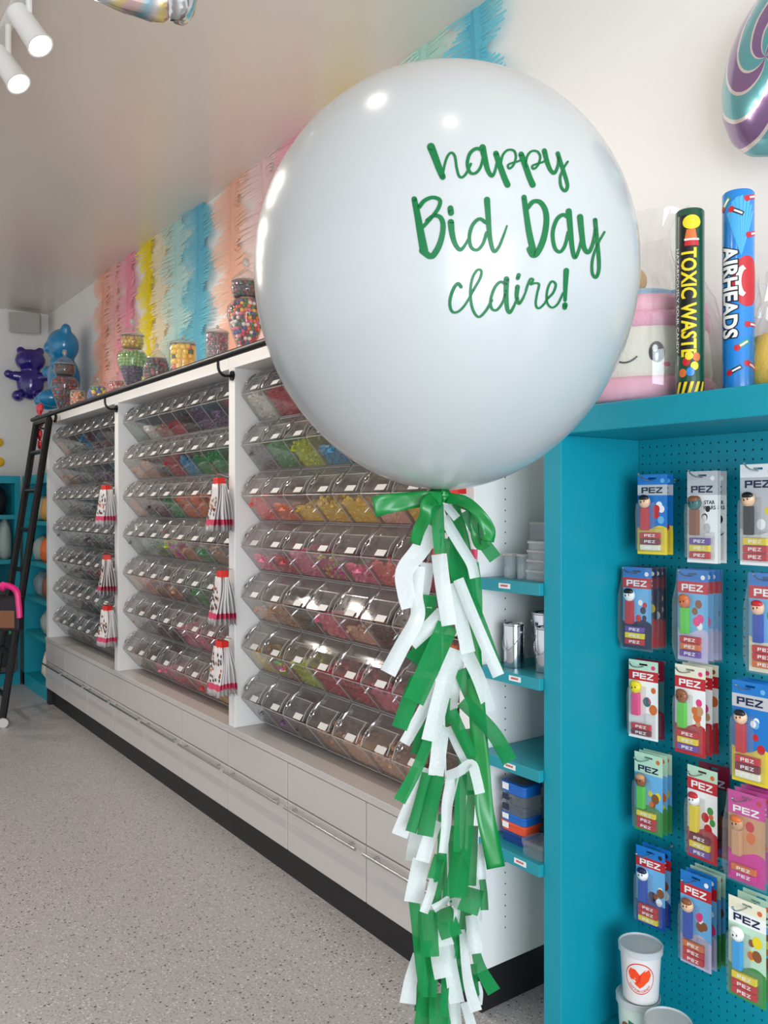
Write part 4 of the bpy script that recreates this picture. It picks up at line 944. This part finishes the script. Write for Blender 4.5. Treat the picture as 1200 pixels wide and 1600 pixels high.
def pack_parts(t, st, w, h, seed, bag=False):
    R = random.Random(seed); base, top, low, band, txt, stem, head, rolls, art = st
    mb = MB(); T = .0012; z1 = .016; z0 = z1-h
    # card with a hang slot at the top
    mb.box(-w/2, w/2, 0, T, z1-.008, z1, 1); mb.box(-w/2, -.012, 0, T, z1-.013, z1-.008, 1); mb.box(.012, w/2, 0, T, z1-.013, z1-.008, 1)
    mb.box(-w/2, w/2, 0, T, z1-h*.13, z1-.013, 1); mb.box(-w/2, w/2, 0, T, z1-h*.26, z1-h*.13, 3); mb.box(-w/2, w/2, 0, T, z0+h*.30, z1-h*.26, 0); mb.box(-w/2, w/2, 0, T, z0, z0+h*.30, 2)
    mb.build('card', [cm(base), cm(top), cm(low), cm(band)], t)
    mb = MB(); gw, gh = w*.215, h*.075; zt = z1-h*.235
    for i, ch in enumerate('PEZ'): glyph(mb, ch, -w*.36+i*gw*1.14, zt, gw, gh, -.0004, 0)
    mb.build('lettering', cm(txt), t)
    mb = MB()       # round print shapes on the right half, small dot badge
    wz = z0+h*.30; mb.add([(-w/2, -.00025, wz)] + [(w/2, -.00025, wz)] + [(w/2-w*k/12, -.00025, wz+h*(.03+.03*math.sin(k*.55+seed))) for k in range(13)], [tuple(range(15))], 3)
    for i in range(5):
        cx, cz = R.uniform(w*.06, w*.36), R.uniform(z0+h*.34, z1-h*.36); rx = R.uniform(.006, .012)
        mb.add([(cx+rx*math.cos(a), -.0003-.00005*i, cz+rx*1.15*math.sin(a)) for a in [k*PI/6 for k in range(12)]], [tuple(range(12))], i % 3)
    mb.add([(w*.34+.006*math.cos(a), -.0003, z1-h*.08+.006*math.sin(a)) for a in [k*PI/6 for k in range(12)]], [tuple(range(12))], 2)
    mb.build('card_print', [cm(a) for a in art]+[cm(low)], t)
    sx = -w*.20; mb = MB(); mb.box(sx-.0108, sx+.0108, -.0145, -.0008, z0+h*.30, z0+h*.585); mb.build('dispenser_stem', cm(stem), t, bevel=.002)
    mb = MB(); hz = z0+h*.585+.0155
    mb.ball((sx, -.010, hz), (.0165, .0105, .0172), 14, 10, 0); mb.ball((sx, -.0135, hz+.009), (.0148, .0078, .0092), 10, 6, 1)
    mb.ball((sx-.0045, -.0202, hz-.001), (.002, .001, .0028), 6, 4, 2); mb.ball((sx+.0045, -.0202, hz+.001), (.0018, .001, .0025), 6, 4, 2)
    mb.build('dispenser_head', [cm(head[0]), cm(head[1]), cm('black')], t, smooth='all')
    n = len(rolls)
    for i, rc in enumerate(rolls):
        a = z0+h*.05+(n-1-i)*h*.076; r_ = MB().box(-w*.36, w*.30, -.010, -.0008, a, a+h*.070).build('candy_roll', cm(rc), t, bevel=.0015)
        mb = MB()
        for q, ch in enumerate('PEZ'): glyph(mb, ch, -w*.20+q*w*.13, a+h*.018, w*.10, h*.034, -.0101, 0)
        mb.build('roll_lettering', cm('white'), r_)
    if bag:
        mb = MB(); 
        pr = [(0, z1), (-.004, z1-h*.15), (-.020, z1-h*.35), (-.021, z0+h*.15), (-.004, z0-.004), (.003, z0-.006), (.006, z0+h*.2), (.005, z1-h*.2), (.0016, z1)]
        mb.prism(pr, -w*.53, w*.53); b = mb.build('poly_bag', blister, t, smooth=True)
    else:
        mb = MB(); pr = [(-.0009, z1-h*.33), (-.017, z1-h*.36), (-.0205, z1-h*.48), (-.017, z0+h*.06), (-.0009, z0+h*.03)]
        mb.prism(pr, -w*.44, w*.10); mb.prism([(-.0009, z0+h*.335), (-.012, z0+h*.325), (-.012, z0+h*.06), (-.0009, z0+h*.03)], w*.10, w*.42)
        mb.build('blister', blister, t, smooth=True)
# style: base, top, low, band, lettering, stem, head(2), rolls, print colours
STY = {
 'bluey': ('blue', 'blue', 'yellow', 'grey', 'navy', 'red', ('peach', 'black'), ('red', 'maroon', 'cream'), ('white', 'red', 'sky')),
 'grey': ('white', 'grey', 'white', 'grey', 'navy', 'brown', ('teal2', 'brown'), ('purple', 'yellow', 'red'), ('grey', 'black', 'white')),
 'greyb': ('grey', 'white', 'white', 'grey', 'navy', 'black', ('peach', 'black'), ('yellow', 'red', 'red'), ('grey', 'white', 'yellow')),
 'redbag': ('sky', 'blue', 'navy', 'red', 'white', 'red', ('white', 'black'), ('purple', 'yellow', 'red'), ('red', 'navy', 'white')),
 'navybag': ('navy', 'navy', 'red', 'maroon', 'white', 'red', ('red', 'black'), ('red', 'red'), ('red', 'yellow', 'white')),
 'lilac': ('sky', 'blue', 'lilac', 'red', 'white', 'lime', ('orange', 'orange'), ('red', 'orange', 'purple'), ('pink', 'brown', 'white')),
 'pirate': ('sky', 'blue', 'cream', 'red', 'white', 'dkblue', ('peach', 'red'), ('red', 'red', 'orange'), ('peach', 'green', 'red')),
 'star': ('white', 'mint', 'white', 'red', 'white', 'pink', ('yellow', 'yellow'), ('red', 'maroon'), ('orange', 'teal2', 'pink')),
 'dark': ('teal2', 'maroon', 'maroon', 'maroon', 'grey', 'purple', ('brown', 'brown'), ('maroon', 'purple'), ('brown', 'navy', 'maroon')),
 'burger': ('white', 'cream', 'red', 'red', 'white', 'lime', ('brown', 'brown'), ('red', 'yellow', 'purple'), ('tan', 'orange', 'pink')),
 'burger2': ('white', 'cream', 'red', 'red', 'white', 'pink', ('yellow', 'green'), ('red', 'green', 'red'), ('tan', 'orange', 'brown')),
 'farm': ('sky', 'mint', 'green', 'mint', 'navy', 'lime', ('brown', 'tan'), ('yellow', 'red', 'red'), ('yellow', 'brown', 'orange')),
 'toad': ('white', 'mint', 'red', 'red', 'white', 'yellow', ('white', 'red'), ('maroon', 'yellow', 'purple'), ('red', 'green', 'orange')),
 'bluem': ('sky', 'blue', 'dkblue', 'red', 'white', 'dkblue', ('white', 'navy'), ('red', 'red', 'yellow'), ('white', 'brown', 'navy')),
 'minnie': ('sky', 'blue', 'lilac', 'red', 'white', 'dkblue', ('peach', 'brown'), ('orange', 'red', 'red'), ('pink', 'brown', 'white')),
 'panda': ('mint', 'cream', 'green', 'white', 'navy', 'cyan', ('white', 'white'), ('yellow', 'red', 'red'), ('yellow', 'brown', 'orange')),
 'mag': ('tan', 'magenta', 'magenta', 'magenta', 'white', 'tan', ('tan', 'orange'), ('orange', 'magenta'), ('orange', 'tan', 'red')),
}
COLN = ['left', 'middle', 'right']; ROWH = ['top', 'second', 'third', 'fourth', 'fifth']
# (row, column, px centre of the front card, px top, height m, front Y, stack [(style, y step)], bag?)
PK = [
 (0, 0, 1019, 744, .208, 1.845, [('bluey', 0), ('bluey', .024)], 0, 'blue and yellow card with a red dispenser'),
 (0, 1, 1097, 739, .226, 1.845, [('grey', 0), ('grey', .012), ('grey', .036)], 0, 'pale grey card with a brown dispenser'),
 (0, 2, 1184, 728, .236, 1.845, [('greyb', 0), ('greyb', .020)], 0, 'grey card with a black dispenser'),
 (1, 0, 995, 889, .215, 1.845, [('redbag', 0), ('navybag', .026), ('navybag', .044), ('navybag', .060)], 1, 'blue card with a red dispenser'),
 (1, 1, 1082, 893, .228, 1.845, [('lilac', 0), ('lilac', .022), ('lilac', .044), ('lilac', .060)], 1, 'light blue card with a green dispenser and orange head'),
 (1, 2, 1199, 899, .230, 1.845, [('pirate', 0), ('pirate', .022)], 1, 'blue card with a dark blue dispenser'),
 (2, 0, 1005, 1035, .206, 1.85, [('star', 0), ('dark', .026)], 0, 'white card with a pink dispenser and yellow head'),
 (2, 1, 1078, 1043, .222, 1.845, [('burger', 0), ('burger', .030), ('burger2', .055)], 0, 'white and red card with a green dispenser'),
 (2, 2, 1172, 1069, .236, 1.83, [('bluey', 0), ('bluey', .022), ('minnie', .045)], 0, 'large blue and yellow card with a red dispenser'),
 (3, 0, 1013, 1181, .206, 1.85, [('farm', 0), ('farm', .020), ('farm', .038)], 0, 'green meadow card with a green dispenser'),
 (3, 1, 1097, 1203, .226, 1.835, [('toad', 0), ('dark', .050)], 0, 'white card with a yellow dispenser'),
 (3, 2, 1166, 1243, .206, 1.80, [('mag', 0), ('mag', .030), ('mag', .055), ('mag', .075)], 1, 'magenta bag with a tan dispenser'),
 (4, 0, 1016, 1329, .202, 1.85, [('bluem', 0), ('bluem', .026)], 0, 'blue card with a blue dispenser'),
 (4, 1, 1087, 1369, .228, 1.83, [('minnie', 0), ('minnie', .022), ('farm', .040), ('farm', .060)], 0, 'light blue card with a dark blue dispenser'),
 (4, 2, 1167, 1411, .228, 1.79, [('panda', 0), ('farm', .035), ('farm', .060)], 0, 'green card with a bright blue dispenser and white head'),
]
hook_m = mat('hook_steel', (176, 184, 186), .3, metal=1)
for (r, c, px, py, h, Yf, stack, bag, desc) in PK:
    w = .084 if c < 2 else .090
    p = atY(px, py, Yf); hz = p.z-.0105+0
    pos = f'{COLN[c]} hook in the {ROWH[r]} row'
    t = thing('peg_hook', f'steel wire peg hook, {pos} of the pegboard', 'hook', (p.x, YB, hz), 0, 'wire hooks on the pegboard')
    ln = YB-Yf+.045
    mb = MB(); mb.tube(catmull([(0, .012, 0), (0, 0, 0), (0, -ln*.3, -.001), (0, -ln*.8, 0), (0, -ln, .006), (0, -ln-.012, .016)], 4), .0018, 8); mb.ball((0, -ln-.012, .016), .0032, 8, 6)
    mb.build('wire', hook_m, t, smooth=True)
    MB().tube([(0, .0, 0), (0, -.004, 0)], .006, 8).build('wire_stop', hook_m, t)
    for i, (st, dy) in enumerate(stack):
        lb = f'{desc}, {COLN[c]} hook of {ROWH[r]} pegboard row' if i == 0 else f'candy dispenser pack, {ORD[i]} from front on {pos}'
        q = thing('dispenser_pack', lb, 'candy dispenser', (p.x, Yf+dy, hz-.001), random.uniform(-.05, .05)+(.10 if c == 0 else 0), f'dispenser packs on the {pos}')
        pack_parts(q, STY[st], w, h*(1 if i == 0 or not bag else .985), r*31+c*7+i, bag)
        if st == 'grey':
            o = MB(); vs, fs = text_geo('STAR\nWARS', .0125, .0003); o.add([(x+w*.24, -.0004, y-h*.30) for x, y, _ in vs], fs); o.build('small_lettering', cm('black'), q)

# ------------------------------------------------------------------ tubs at the foot of the pegboard
tubw = mat('tub_white', (222, 216, 214), .35); tubl = clear('frosted_lid', (.9, .92, .92), haze=.65, rough=.25, gloss=1, hazecol=(.70, .73, .74)); tubg = mat('tub_green_white', (206, 220, 210), .35); dkgreen = mat('tub_label_green', (20, 110, 70), .4)
def tub(loc, r, h, m, label, lab):
    t = thing('candy_tub', label, 'tub', loc, 0, 'round plastic tubs at the foot of the pegboard')
    rb = r*.80
    MB().lathe([(rb, 0), (rb+.002, .002), (r*.97, h-.012), (r*.97, h-.01)], 36).build('tub_body', m, t, smooth=True)
    MB().lathe([(r, h-.018), (r*1.06, h-.016), (r*1.06, h-.001), (r*1.02, h), (r*.98, h-.004), (.001, h-.004)], 36).build('lid', tubl, t, smooth=True)
    A = math.atan2(-loc[1], -loc[0])-.05
    def onb(u, v, off): rr2 = rb+.002+(r*.97-rb-.002)*((v-.002)/(h-.014))+off; return ((rr2)*math.cos(A+u/r), rr2*math.sin(A+u/r), v)
    def patch(mb, pts, m, off):
        c = (sum(p[0] for p in pts)/len(pts), sum(p[1] for p in pts)/len(pts)); n = len(pts)
        rings = [[onb(c[0]+(p[0]-c[0])*f, c[1]+(p[1]-c[1])*f, off) for p in pts] for f in (.001, .35, .7, 1)]
        mb.add([v for q in rings for v in q], [(i*n+j, i*n+(j+1) % n, (i+1)*n+(j+1) % n, (i+1)*n+j) for i in range(3) for j in range(n)], m)
    mb = MB()
    if lab == 'orange':
        cz = h*.50; R_ = r*.72
        patch(mb, circ(0, cz, R_*1.05, R_*1.05, 32), 0, .0004); patch(mb, circ(0, cz, R_*.98, R_*.98, 32), 1, .0007)
        patch(mb, [(x*R_*.82, cz+.004+y*R_*.80) for x, y in [(-.35, .62), (-.05, .30), (.02, .22), (.08, .30), (.42, .66), (.80, .72), (.98, .30), (.80, -.22), (.30, -.72), (0, -.92), (-.35, -.68), (-.85, -.18), (-1, .25), (-.80, .66)]], 2, .0010)
        patch(mb, [(x*R_, cz+y*R_) for x, y in [(-.05, .22), (.10, .30), (.06, -.10), (-.15, -.35), (-.2, -.3)]], 0, .0013)
        mb.build('round_label', [mat('label_red_ring', (214, 50, 40), .4), tubw, mat('label_orange', (240, 70, 20), .4)], t, smooth='all')
        mb = MB(); vs, fs = text_geo('COTTON CANDY', .0085, .0002)
        L = []
        for x, y, _ in vs:
            a = -PI/2+x/(R_*.86); q = R_*.88-y*-1
            L.append(onb(math.cos(a)*(R_*.84-y), cz+math.sin(a)*(R_*.84-y), .0012))
        mb.add(L, fs); mb.build('lettering', mat('label_red_ring', (214, 50, 40), .4), t)
    else:
        patch(mb, [(-r*.45, h*.50), (r*.9, h*.50), (r*.9, h*.68), (-r*.45, h*.68)], 0, .0005); patch(mb, circ(-r*.62, h*.52, r*.26, r*.26, 16), 1, .0008)
        patch(mb, [(-r*.2, h*.30), (r*.9, h*.30), (r*.9, h*.36), (-r*.2, h*.36)], 1, .0006)
        mb.build('label', [dkgreen, brownb], t, smooth='all')
        mb = MB()
        vs, fs = text_geo('COTTON', .013, .0003); mb.add([onb(x+r*.25, h*.59+y, .0012) for x, y, _ in vs], fs); mb.build('lettering', tubw, t)
    return t
ta = atY(1001, 1500, 1.775); ta.z = .0
H1 = .140
lo = (ta.x-.010, 1.778, .0655); tub(lo, .052, H1, tubg, 'pale green tub under the orange-labelled tub, bottom of the stack', 'green')
tub((ta.x, 1.775, .0655+H1+.0005), .052, .135, tubw, 'white tub with an orange round label and frosted lid, top of the stack', 'orange')
tb = atY(1045, 1590, 1.74); tub((tb.x+.002, 1.735, .0655), .052, .150, tubg, 'pale tub with frosted lid at right of the stacked tubs', 'green')

# ------------------------------------------------------------------ the giant balloon
latex = mat('white_latex', (184, 187, 187), .24, spec=.5, coat=.3)
BD = 1.70
bc = atD(694, 430, BD); ZN = atD(694, 766, BD).z
t = thing('giant_balloon', 'giant white balloon with green script lettering floating in the middle', 'balloon', bc)
s = BD/FPX; RX = 294*s; RTOP = 301*s; 
ZL = (766-430)*s
prof = []
N = 56
for i in range(N+1):
    a = PI*i/N; z = math.cos(a)
    if z >= 0: prof.append((max(.0005, RX*math.sin(a)), RTOP*z))
    else:
        q = -z; prof.append((max(.011, RX*(math.sin(a)**1.06)), -ZL*q))
prof += [(.011, -ZL-.012), (.016, -ZL-.022), (.020, -ZL-.030)]
prof.reverse()
body = MB().lathe(prof, 96).build('balloon_body', latex, t, smooth='all')
bv = [Vector(v.co)+bc for v in body.data.vertices]; bvh = BVHTree.FromPolygons(bv, [tuple(p.vertices) for p in body.data.polygons])
Z = lambda pts: [(600+x/3.158, 200+y/3.158) for x, y in pts]
LET = [  # pen strokes of the lettering: (points, start width, end width)
 ([(232,95),(250,140),(272,200),(290,243)], 34, 26), ([(288,245),(298,190),(312,145),(332,124),(350,142),(358,195),(370,238),(388,244),(408,222),(428,180)], 9, 10),
 ([(488,112),(455,104),(424,128),(411,180),(426,222),(452,224),(476,195),(492,135)], 14, 10), ([(486,98),(499,160),(513,212),(532,238),(548,212),(558,158)], 28, 8),
 ([(552,128),(572,188),(594,248),(609,282)], 24, 26), ([(574,190),(584,140),(608,112),(640,114),(650,145),(638,185),(618,202),(611,186),(630,175),(662,166),(684,152)], 9, 8),
 ([(676,132),(698,192),(718,248),(733,282)], 24, 26), ([(698,192),(704,146),(725,118),(755,118),(770,145),(758,186),(738,204),(730,190),(750,180),(783,170),(800,158)], 9, 8),
 ([(790,115),(804,170),(822,212),(842,222),(858,180),(858,128)], 22, 10), ([(856,128),(876,190),(896,250),(904,290),(892,312),(873,292),(868,245),(885,200),(905,168)], 16, 8),
 ([(150,352),(166,430),(182,520),(198,605)], 24, 36), ([(174,392),(200,360),(240,344),(276,358),(268,398),(232,446),(190,492)], 16, 14), ([(212,458),(246,434),(278,442),(292,480),(284,545),(262,602),(232,634),(190,606)], 14, 26),
 ([(330,466),(336,520),(350,570),(374,601),(396,584),(416,548)], 28, 10), ([(328,398),(331,420)], 26, 26),
 ([(504,468),(470,450),(436,482),(421,540),(431,590),(460,602),(488,572),(506,518)], 14, 12), ([(508,355),(514,440),(522,540),(541,608),(566,588),(590,530),(606,484)], 26, 7),
 ([(690,343),(702,430),(716,520),(736,608)], 22, 28), ([(708,396),(735,365),(770,368),(795,408),(800,470),(786,548),(762,605),(738,628),(720,600)], 16, 26),
 ([(908,440),(880,430),(850,455),(831,520),(841,590),(866,612),(891,582),(908,515)], 16, 12), ([(910,412),(918,500),(927,590),(940,640),(960,602),(974,540)], 26, 10),
 ([(966,440),(974,520),(985,590),(1006,614),(1026,580),(1038,520),(1042,452)], 26, 10), ([(1040,455),(1048,540),(1057,630),(1058,700),(1044,738),(1026,715),(1027,650),(1050,580),(1086,514)], 16, 8),
 ([(380,784),(364,768),(340,800),(325,860),(336,905),(366,906),(402,870),(442,800)], 14, 8), ([(440,802),(474,742),(480,706),(460,702),(436,742),(426,812),(436,890),(466,932),(502,902),(532,850)], 10, 10),
 ([(602,772),(574,760),(545,790),(526,850),(531,890),(556,898),(586,858),(602,800)], 12, 9), ([(604,745),(602,820),(607,888),(620,910),(640,880),(656,838)], 24, 8),
 ([(658,784),(654,830),(664,866),(684,842),(702,800)], 20, 8), ([(664,726),(659,742)], 18, 16),
 ([(700,802),(708,775),(722,745),(735,750),(722,772),(742,766),(764,772),(754,820),(748,868),(760,890),(786,872),(808,838)], 9, 8), ([(806,842),(834,812),(846,772),(825,758),(805,800),(803,858),(826,886),(856,868),(882,815)], 9, 8),
 ([(898,704),(894,780),(892,850)], 24, 14), ([(892,872),(890,886)], 22, 20)]
ink = mat('green_vinyl', (4, 104, 54), .4, spec=.3)
mb = MB()
def hit(px, py):
    d = ray(px, py).normalized(); p, n, _, _ = bvh.ray_cast(EYE, d)
    if p is None: return None
    return p-bc+n*.0012 if n.dot(d) < 0 else p-bc-n*.0012
for k, (pts, w0, w1) in enumerate(LET):
    q = catmull([Vector((*p, 0)) for p in Z(pts)], 6); L = []; Rr = []
    n = len(q)
    for i, p in enumerate(q):
        tg = (q[min(i+1, n-1)]-q[max(i-1, 0)]).normalized(); nn = Vector((-tg.y, tg.x, 0)); f = i/(n-1)
        # broad-nib weight: heavier on the way down
        wd = 1.14*(w0+(w1-w0)*f)/3.158/2*(1.0+.18*abs(tg.y) if w0 < 18 else 1)
        L.append(p+nn*wd); Rr.append(p-nn*wd)
    a = [hit(v.x, v.y) for v in L]; b = [hit(v.x, v.y) for v in Rr]
    if None in a or None in b: continue
    for e in (0, n-1):        # rounded pen ends
        wd = (L[e]-Rr[e]).length/2; ring = [hit(q[e].x+wd*math.cos(j*PI/6), q[e].y+wd*math.sin(j*PI/6)) for j in range(12)]
        if None not in ring: mb.add(ring, [tuple(range(12))])
    mb.strip([v+Vector((0, 0, 0)) for v in a], b)
mb.build('script_lettering', ink, t)

# ------------------------------------------------------------------ satin bow and tissue tassel
satin = mat('green_satin', (2, 122, 50), .34, spec=.6)
tg_ = paper('green_tissue', (42, 152, 86), .48); tw_ = paper('white_tissue', (236, 240, 240), .42)
kn = atD(694, 775, BD)
def band(mb, pts, w0, w1, curl=.0, rot=0.0, n=6, seg=2, m=0, ripple=0):
    """pts = (px, py, depth) ; a band across the line of sight, widths in px"""
    q = catmull([Vector(p) for p in pts], n); k = len(q); rows = []
    for i, p in enumerate(q):
        t2 = (q[min(i+1, k-1)]-q[max(i-1, 0)]); t2 = Vector((t2.x, t2.y, 0)).normalized(); nn = Vector((-t2.y, t2.x, 0)); f = i/(k-1); w = (w0+(w1-w0)*f)/2
        row = []
        for j in range(seg+1):
            u = 2*j/seg-1; a = rot*math.sin(f*PI)
            row.append(atD(p.x+nn.x*w*u*math.cos(a), p.y+nn.y*w*u*math.cos(a), p.z+curl*(1-u*u)+u*math.sin(a)*w*s+ripple*math.sin(f*11+u*1.5)*f))
        rows.append(row)
    for j in range(seg): mb.strip([r[j]-kn for r in rows], [r[j+1]-kn for r in rows], m)
    return mb
t = thing('satin_bow', 'green satin ribbon bow tied under the giant balloon with a long tail', 'ribbon', kn)
d0 = BD
def rb(name, pts, w0, w1, curl, rot=0): 
    o = band(MB(), pts, w0, w1, curl, rot, 8, 4, ripple=.006).build(name, satin, t, smooth='all'); sm = o.modifiers.new('thick', 'SOLIDIFY'); sm.thickness = .0012; return o
rb('ribbon_tail', [(692, 779, d0-.03), (668, 779, d0-.05), (640, 782, d0-.045), (612, 786, d0-.06), (584, 792, d0-.06)], 20, 33, .0015, .0)
rb('ribbon_loop', [(696, 778, d0-.02), (725, 783, d0-.05), (748, 802, d0-.07), (764, 828, d0-.07), (762, 846, d0-.06)], 16, 20, .0015)
rb('ribbon_loop', [(762, 846, d0-.06), (750, 852, d0-.045), (743, 838, d0-.03), (741, 815, d0-.03), (736, 795, d0-.02), (704, 782, d0-.01)], 15, 13, .001)
rb('ribbon_loop', [(680, 778, d0-.04), (668, 786, d0-.07), (665, 805, d0-.07), (655, 828, d0-.05), (648, 850, d0-.03)], 22, 18, .0015)
rb('ribbon_loop', [(650, 850, d0-.0), (664, 826, d0+.02), (672, 800, d0+.01), (686, 784, d0-.01)], 18, 16, .003)
rb('ribbon_tail', [(704, 786, d0+.02), (722, 850, d0+.05), (734, 950, d0+.05), (742, 1060, d0+.0), (747, 1130, d0-.045), (752, 1200, d0-.05), (757, 1262, d0-.055), (765, 1305, d0-.06), (775, 1356, d0-.06)], 24, 29, .001)
mb = MB(); mb.ball((0, -.01, .002), (.026, .022, .012), 14, 10); 
for i in range(5): a = i*1.25; mb.tube([(.02*math.cos(a), -.012+.014*math.sin(a), -.008), (.012*math.cos(a+.5), -.016, .0), (.022*math.cos(a+1), -.012+.014*math.sin(a+1), .010)], .007, 8)
mb.build('knot', satin, t, smooth='all')
F, B1, B2, B3 = -.060, -.030, .010, .040
ST = [  # tissue strips: colour, points in the picture, width start/end, depth offset
 ('g', [(683,788),(685,830),(688,865)], 20, 19, F-.01), ('w', [(696,788),(714,810)], 13, 13, F), ('w', [(693,808),(718,850),(736,880),(742,903)], 17, 16, F), ('g', [(728,798),(752,842),(774,873)], 20, 21, B1),
 ('w', [(680,826),(654,862),(632,893),(634,925),(640,950)], 30, 26, F), ('w', [(655,885),(650,930),(652,965),(628,1010),(606,1052)], 20, 26, F-.015), ('w', [(686,866),(692,915),(702,977)], 24, 24, F),
 ('w', [(704,912),(718,960),(732,1020)], 22, 22, F+.01), ('w', [(716,905),(742,970),(779,1056)], 17, 19, F-.01), ('g', [(706,840),(715,890),(730,948)], 26, 26, B2), ('g', [(736,880),(742,920),(744,965)], 24, 20, B2), ('g', [(738,935),(760,990),(783,1052)], 14, 10, B2),
 ('w', [(692,958),(668,982),(642,1006)], 24, 22, B1), ('g', [(700,976),(676,1030),(646,1096)], 34, 34, F-.02), ('g', [(654,1060),(640,1095),(624,1138)], 27, 25, F-.01), ('g', [(676,990),(660,1015),(644,1034)], 30, 26, B2),
 ('w', [(714,1015),(694,1070),(672,1158)], 26, 28, F), ('w', [(728,1018),(748,1060),(766,1112)], 22, 20, B1), ('w', [(690,1050),(664,1105),(632,1162)], 20, 18, B1), ('g', [(664,1130),(656,1150),(648,1178)], 15, 13, B3), ('g', [(722,1045),(735,1080),(752,1112)], 28, 24, B2),
 ('g', [(722,1095),(750,1122),(774,1150),(797,1190)], 22, 24, F-.02), ('g', [(704,1110),(720,1145),(738,1182)], 20, 18, F), ('g', [(670,1155),(652,1200),(624,1252)], 16, 20, F-.01), ('w', [(690,1135),(686,1170),(681,1212)], 25, 24, B1), ('w', [(702,1135),(714,1165),(730,1196)], 14, 12, B1),
 ('w', [(697,1213),(716,1206),(736,1194),(744,1214),(750,1240)], 16, 16, F-.03), ('w', [(666,1200),(648,1245),(624,1306)], 22, 26, B1), ('g', [(668,1208),(656,1255),(642,1300)], 18, 18, F), ('g', [(684,1212),(674,1255),(664,1306)], 22, 26, F-.01),
 ('w', [(708,1212),(699,1255),(697,1290),(692,1333)], 20, 13, F-.02), ('g', [(721,1210),(719,1270),(717,1331)], 18, 18, F), ('g', [(737,1235),(732,1300),(722,1400)], 13, 16, F+.01), ('g', [(720,1326),(716,1365),(710,1402)], 28, 34, F-.005), ('g', [(740,1290),(738,1340),(736,1384)], 15, 16, B1),
 ('w', [(682,1282),(670,1312),(660,1346)], 20, 23, F), ('w', [(658,1342),(652,1375),(646,1410)], 26, 30, F+.012), ('g', [(692,1272),(690,1340),(680,1416)], 15, 16, B1), ('g', [(687,1336),(682,1352),(677,1373)], 17, 19, F-.01), ('w', [(679,1370),(672,1398),(662,1426)], 14, 14, F-.015),
 ('w', [(750,1318),(751,1345),(753,1374)], 11, 14, B1), ('g', [(753,1368),(756,1395),(757,1422)], 10, 13, B1), ('g', [(742,1388),(737,1405),(730,1426)], 30, 34, F), ('w', [(711,1402),(714,1420),(713,1442)], 12, 9, F-.01), ('w', [(702,1402),(690,1412),(677,1420)], 9, 14, F-.012),
 ('g', [(647,1408),(652,1455),(656,1498),(664,1558)], 17, 16, F+.01), ('g', [(668,1422),(670,1460),(672,1495)], 29, 29, F-.006), ('g', [(690,1420),(698,1440),(706,1464)], 32, 34, F-.01), ('g', [(726,1424),(720,1442),(716,1466)], 24, 20, B1), ('w', [(736,1430),(740,1460),(744,1490)], 18, 24, F-.01),
 ('w', [(686,1446),(692,1462),(696,1478)], 20, 28, F+.01), ('w', [(684,1480),(688,1505),(693,1528)], 26, 28, F-.004), ('w', [(700,1476),(706,1520),(714,1567)], 18, 24, F+.004), ('w', [(723,1452),(728,1510),(734,1545),(744,1580)], 12, 19, F-.008), ('g', [(714,1456),(716,1480),(714,1498)], 10, 8, B1),
 ('g', [(743,1486),(752,1515),(772,1550)], 14, 22, F-.004), ('g', [(674,1496),(677,1528),(676,1558)], 14, 14, F), ('w', [(652,1490),(642,1530),(637,1568)], 14, 26, B1), ('g', [(658,1535),(654,1560),(652,1580)], 12, 10, B2), ('g', [(696,1524),(695,1555),(693,1586)], 13, 11, F-.012),
 ('g', [(684,1552),(686,1585),(690,1640)], 26, 38, F), ('g', [(664,1555),(660,1590),(654,1640)], 20, 26, B1), ('w', [(711,1566),(713,1600),(716,1640)], 16, 18, F-.006), ('w', [(726,1566),(736,1600),(746,1640)], 14, 18, F), ('g', [(738,1506),(740,1530),(743,1556)], 14, 13, B1), ('w', [(746,1534),(751,1550),(750,1570)], 8, 7, B2),
 ('g', [(714,830),(712,880),(708,930)], 20, 22, B3), ('w', [(668,880),(662,920),(652,960)], 22, 20, B3), ('g', [(672,930),(664,985),(655,1030)], 22, 24, B3), ('w', [(716,1030),(708,1080),(700,1120)], 20, 22, B3), ('g', [(694,1090),(690,1130),(676,1160)], 20, 22, B3), ('g', [(722,1140),(730,1190),(742,1240)], 26, 26, B3),
 ('w', [(660,1270),(650,1310),(644,1345)], 22, 22, B3), ('g', [(704,1290),(706,1350),(704,1410)], 26, 26, B3), ('w', [(742,1370),(746,1400),(746,1440)], 14, 14, B3), ('g', [(702,1440),(708,1490),(712,1550)], 26, 26, B3), ('g', [(664,1470),(668,1530),(668,1590)], 22, 22, B3),
 ('g', [(706,1590),(702,1660),(704,1730)], 26, 30, B2), ('w', [(684,1630),(678,1680),(672,1730)], 24, 26, B1), ('g', [(724,1620),(730,1670),(738,1720)], 20, 24, B1), ('w', [(704,1650),(706,1700),(710,1750)], 20, 22, F),
]
t = thing('tissue_tassel', 'long green and white tissue paper tassel hanging from the balloon bow', 'tassel', kn)
cp = [(694, 780), (690, 900), (692, 1050), (696, 1200), (700, 1350), (702, 1500), (702, 1640)]
MB().tube([atD(x, y, BD)-kn for x, y in cp], .0022, 6).build('string', card_m, t)
rs = random.Random(5)
for i, (c, pts, w0, w1, off) in enumerate(ST):
    off2 = off + rs.uniform(-.006, .006)
    P3 = []
    for j, p in enumerate(pts):
        f = j/(len(pts)-1); P3.append((p[0], p[1], BD+off2*(.35+.65*f)-.008*math.sin(f*PI)))
    band(MB(), P3, w0, w1, rs.uniform(-.012, .012), 0, 6, 3).build('tissue_strip', tg_ if c == 'g' else tw_, t, smooth='all')
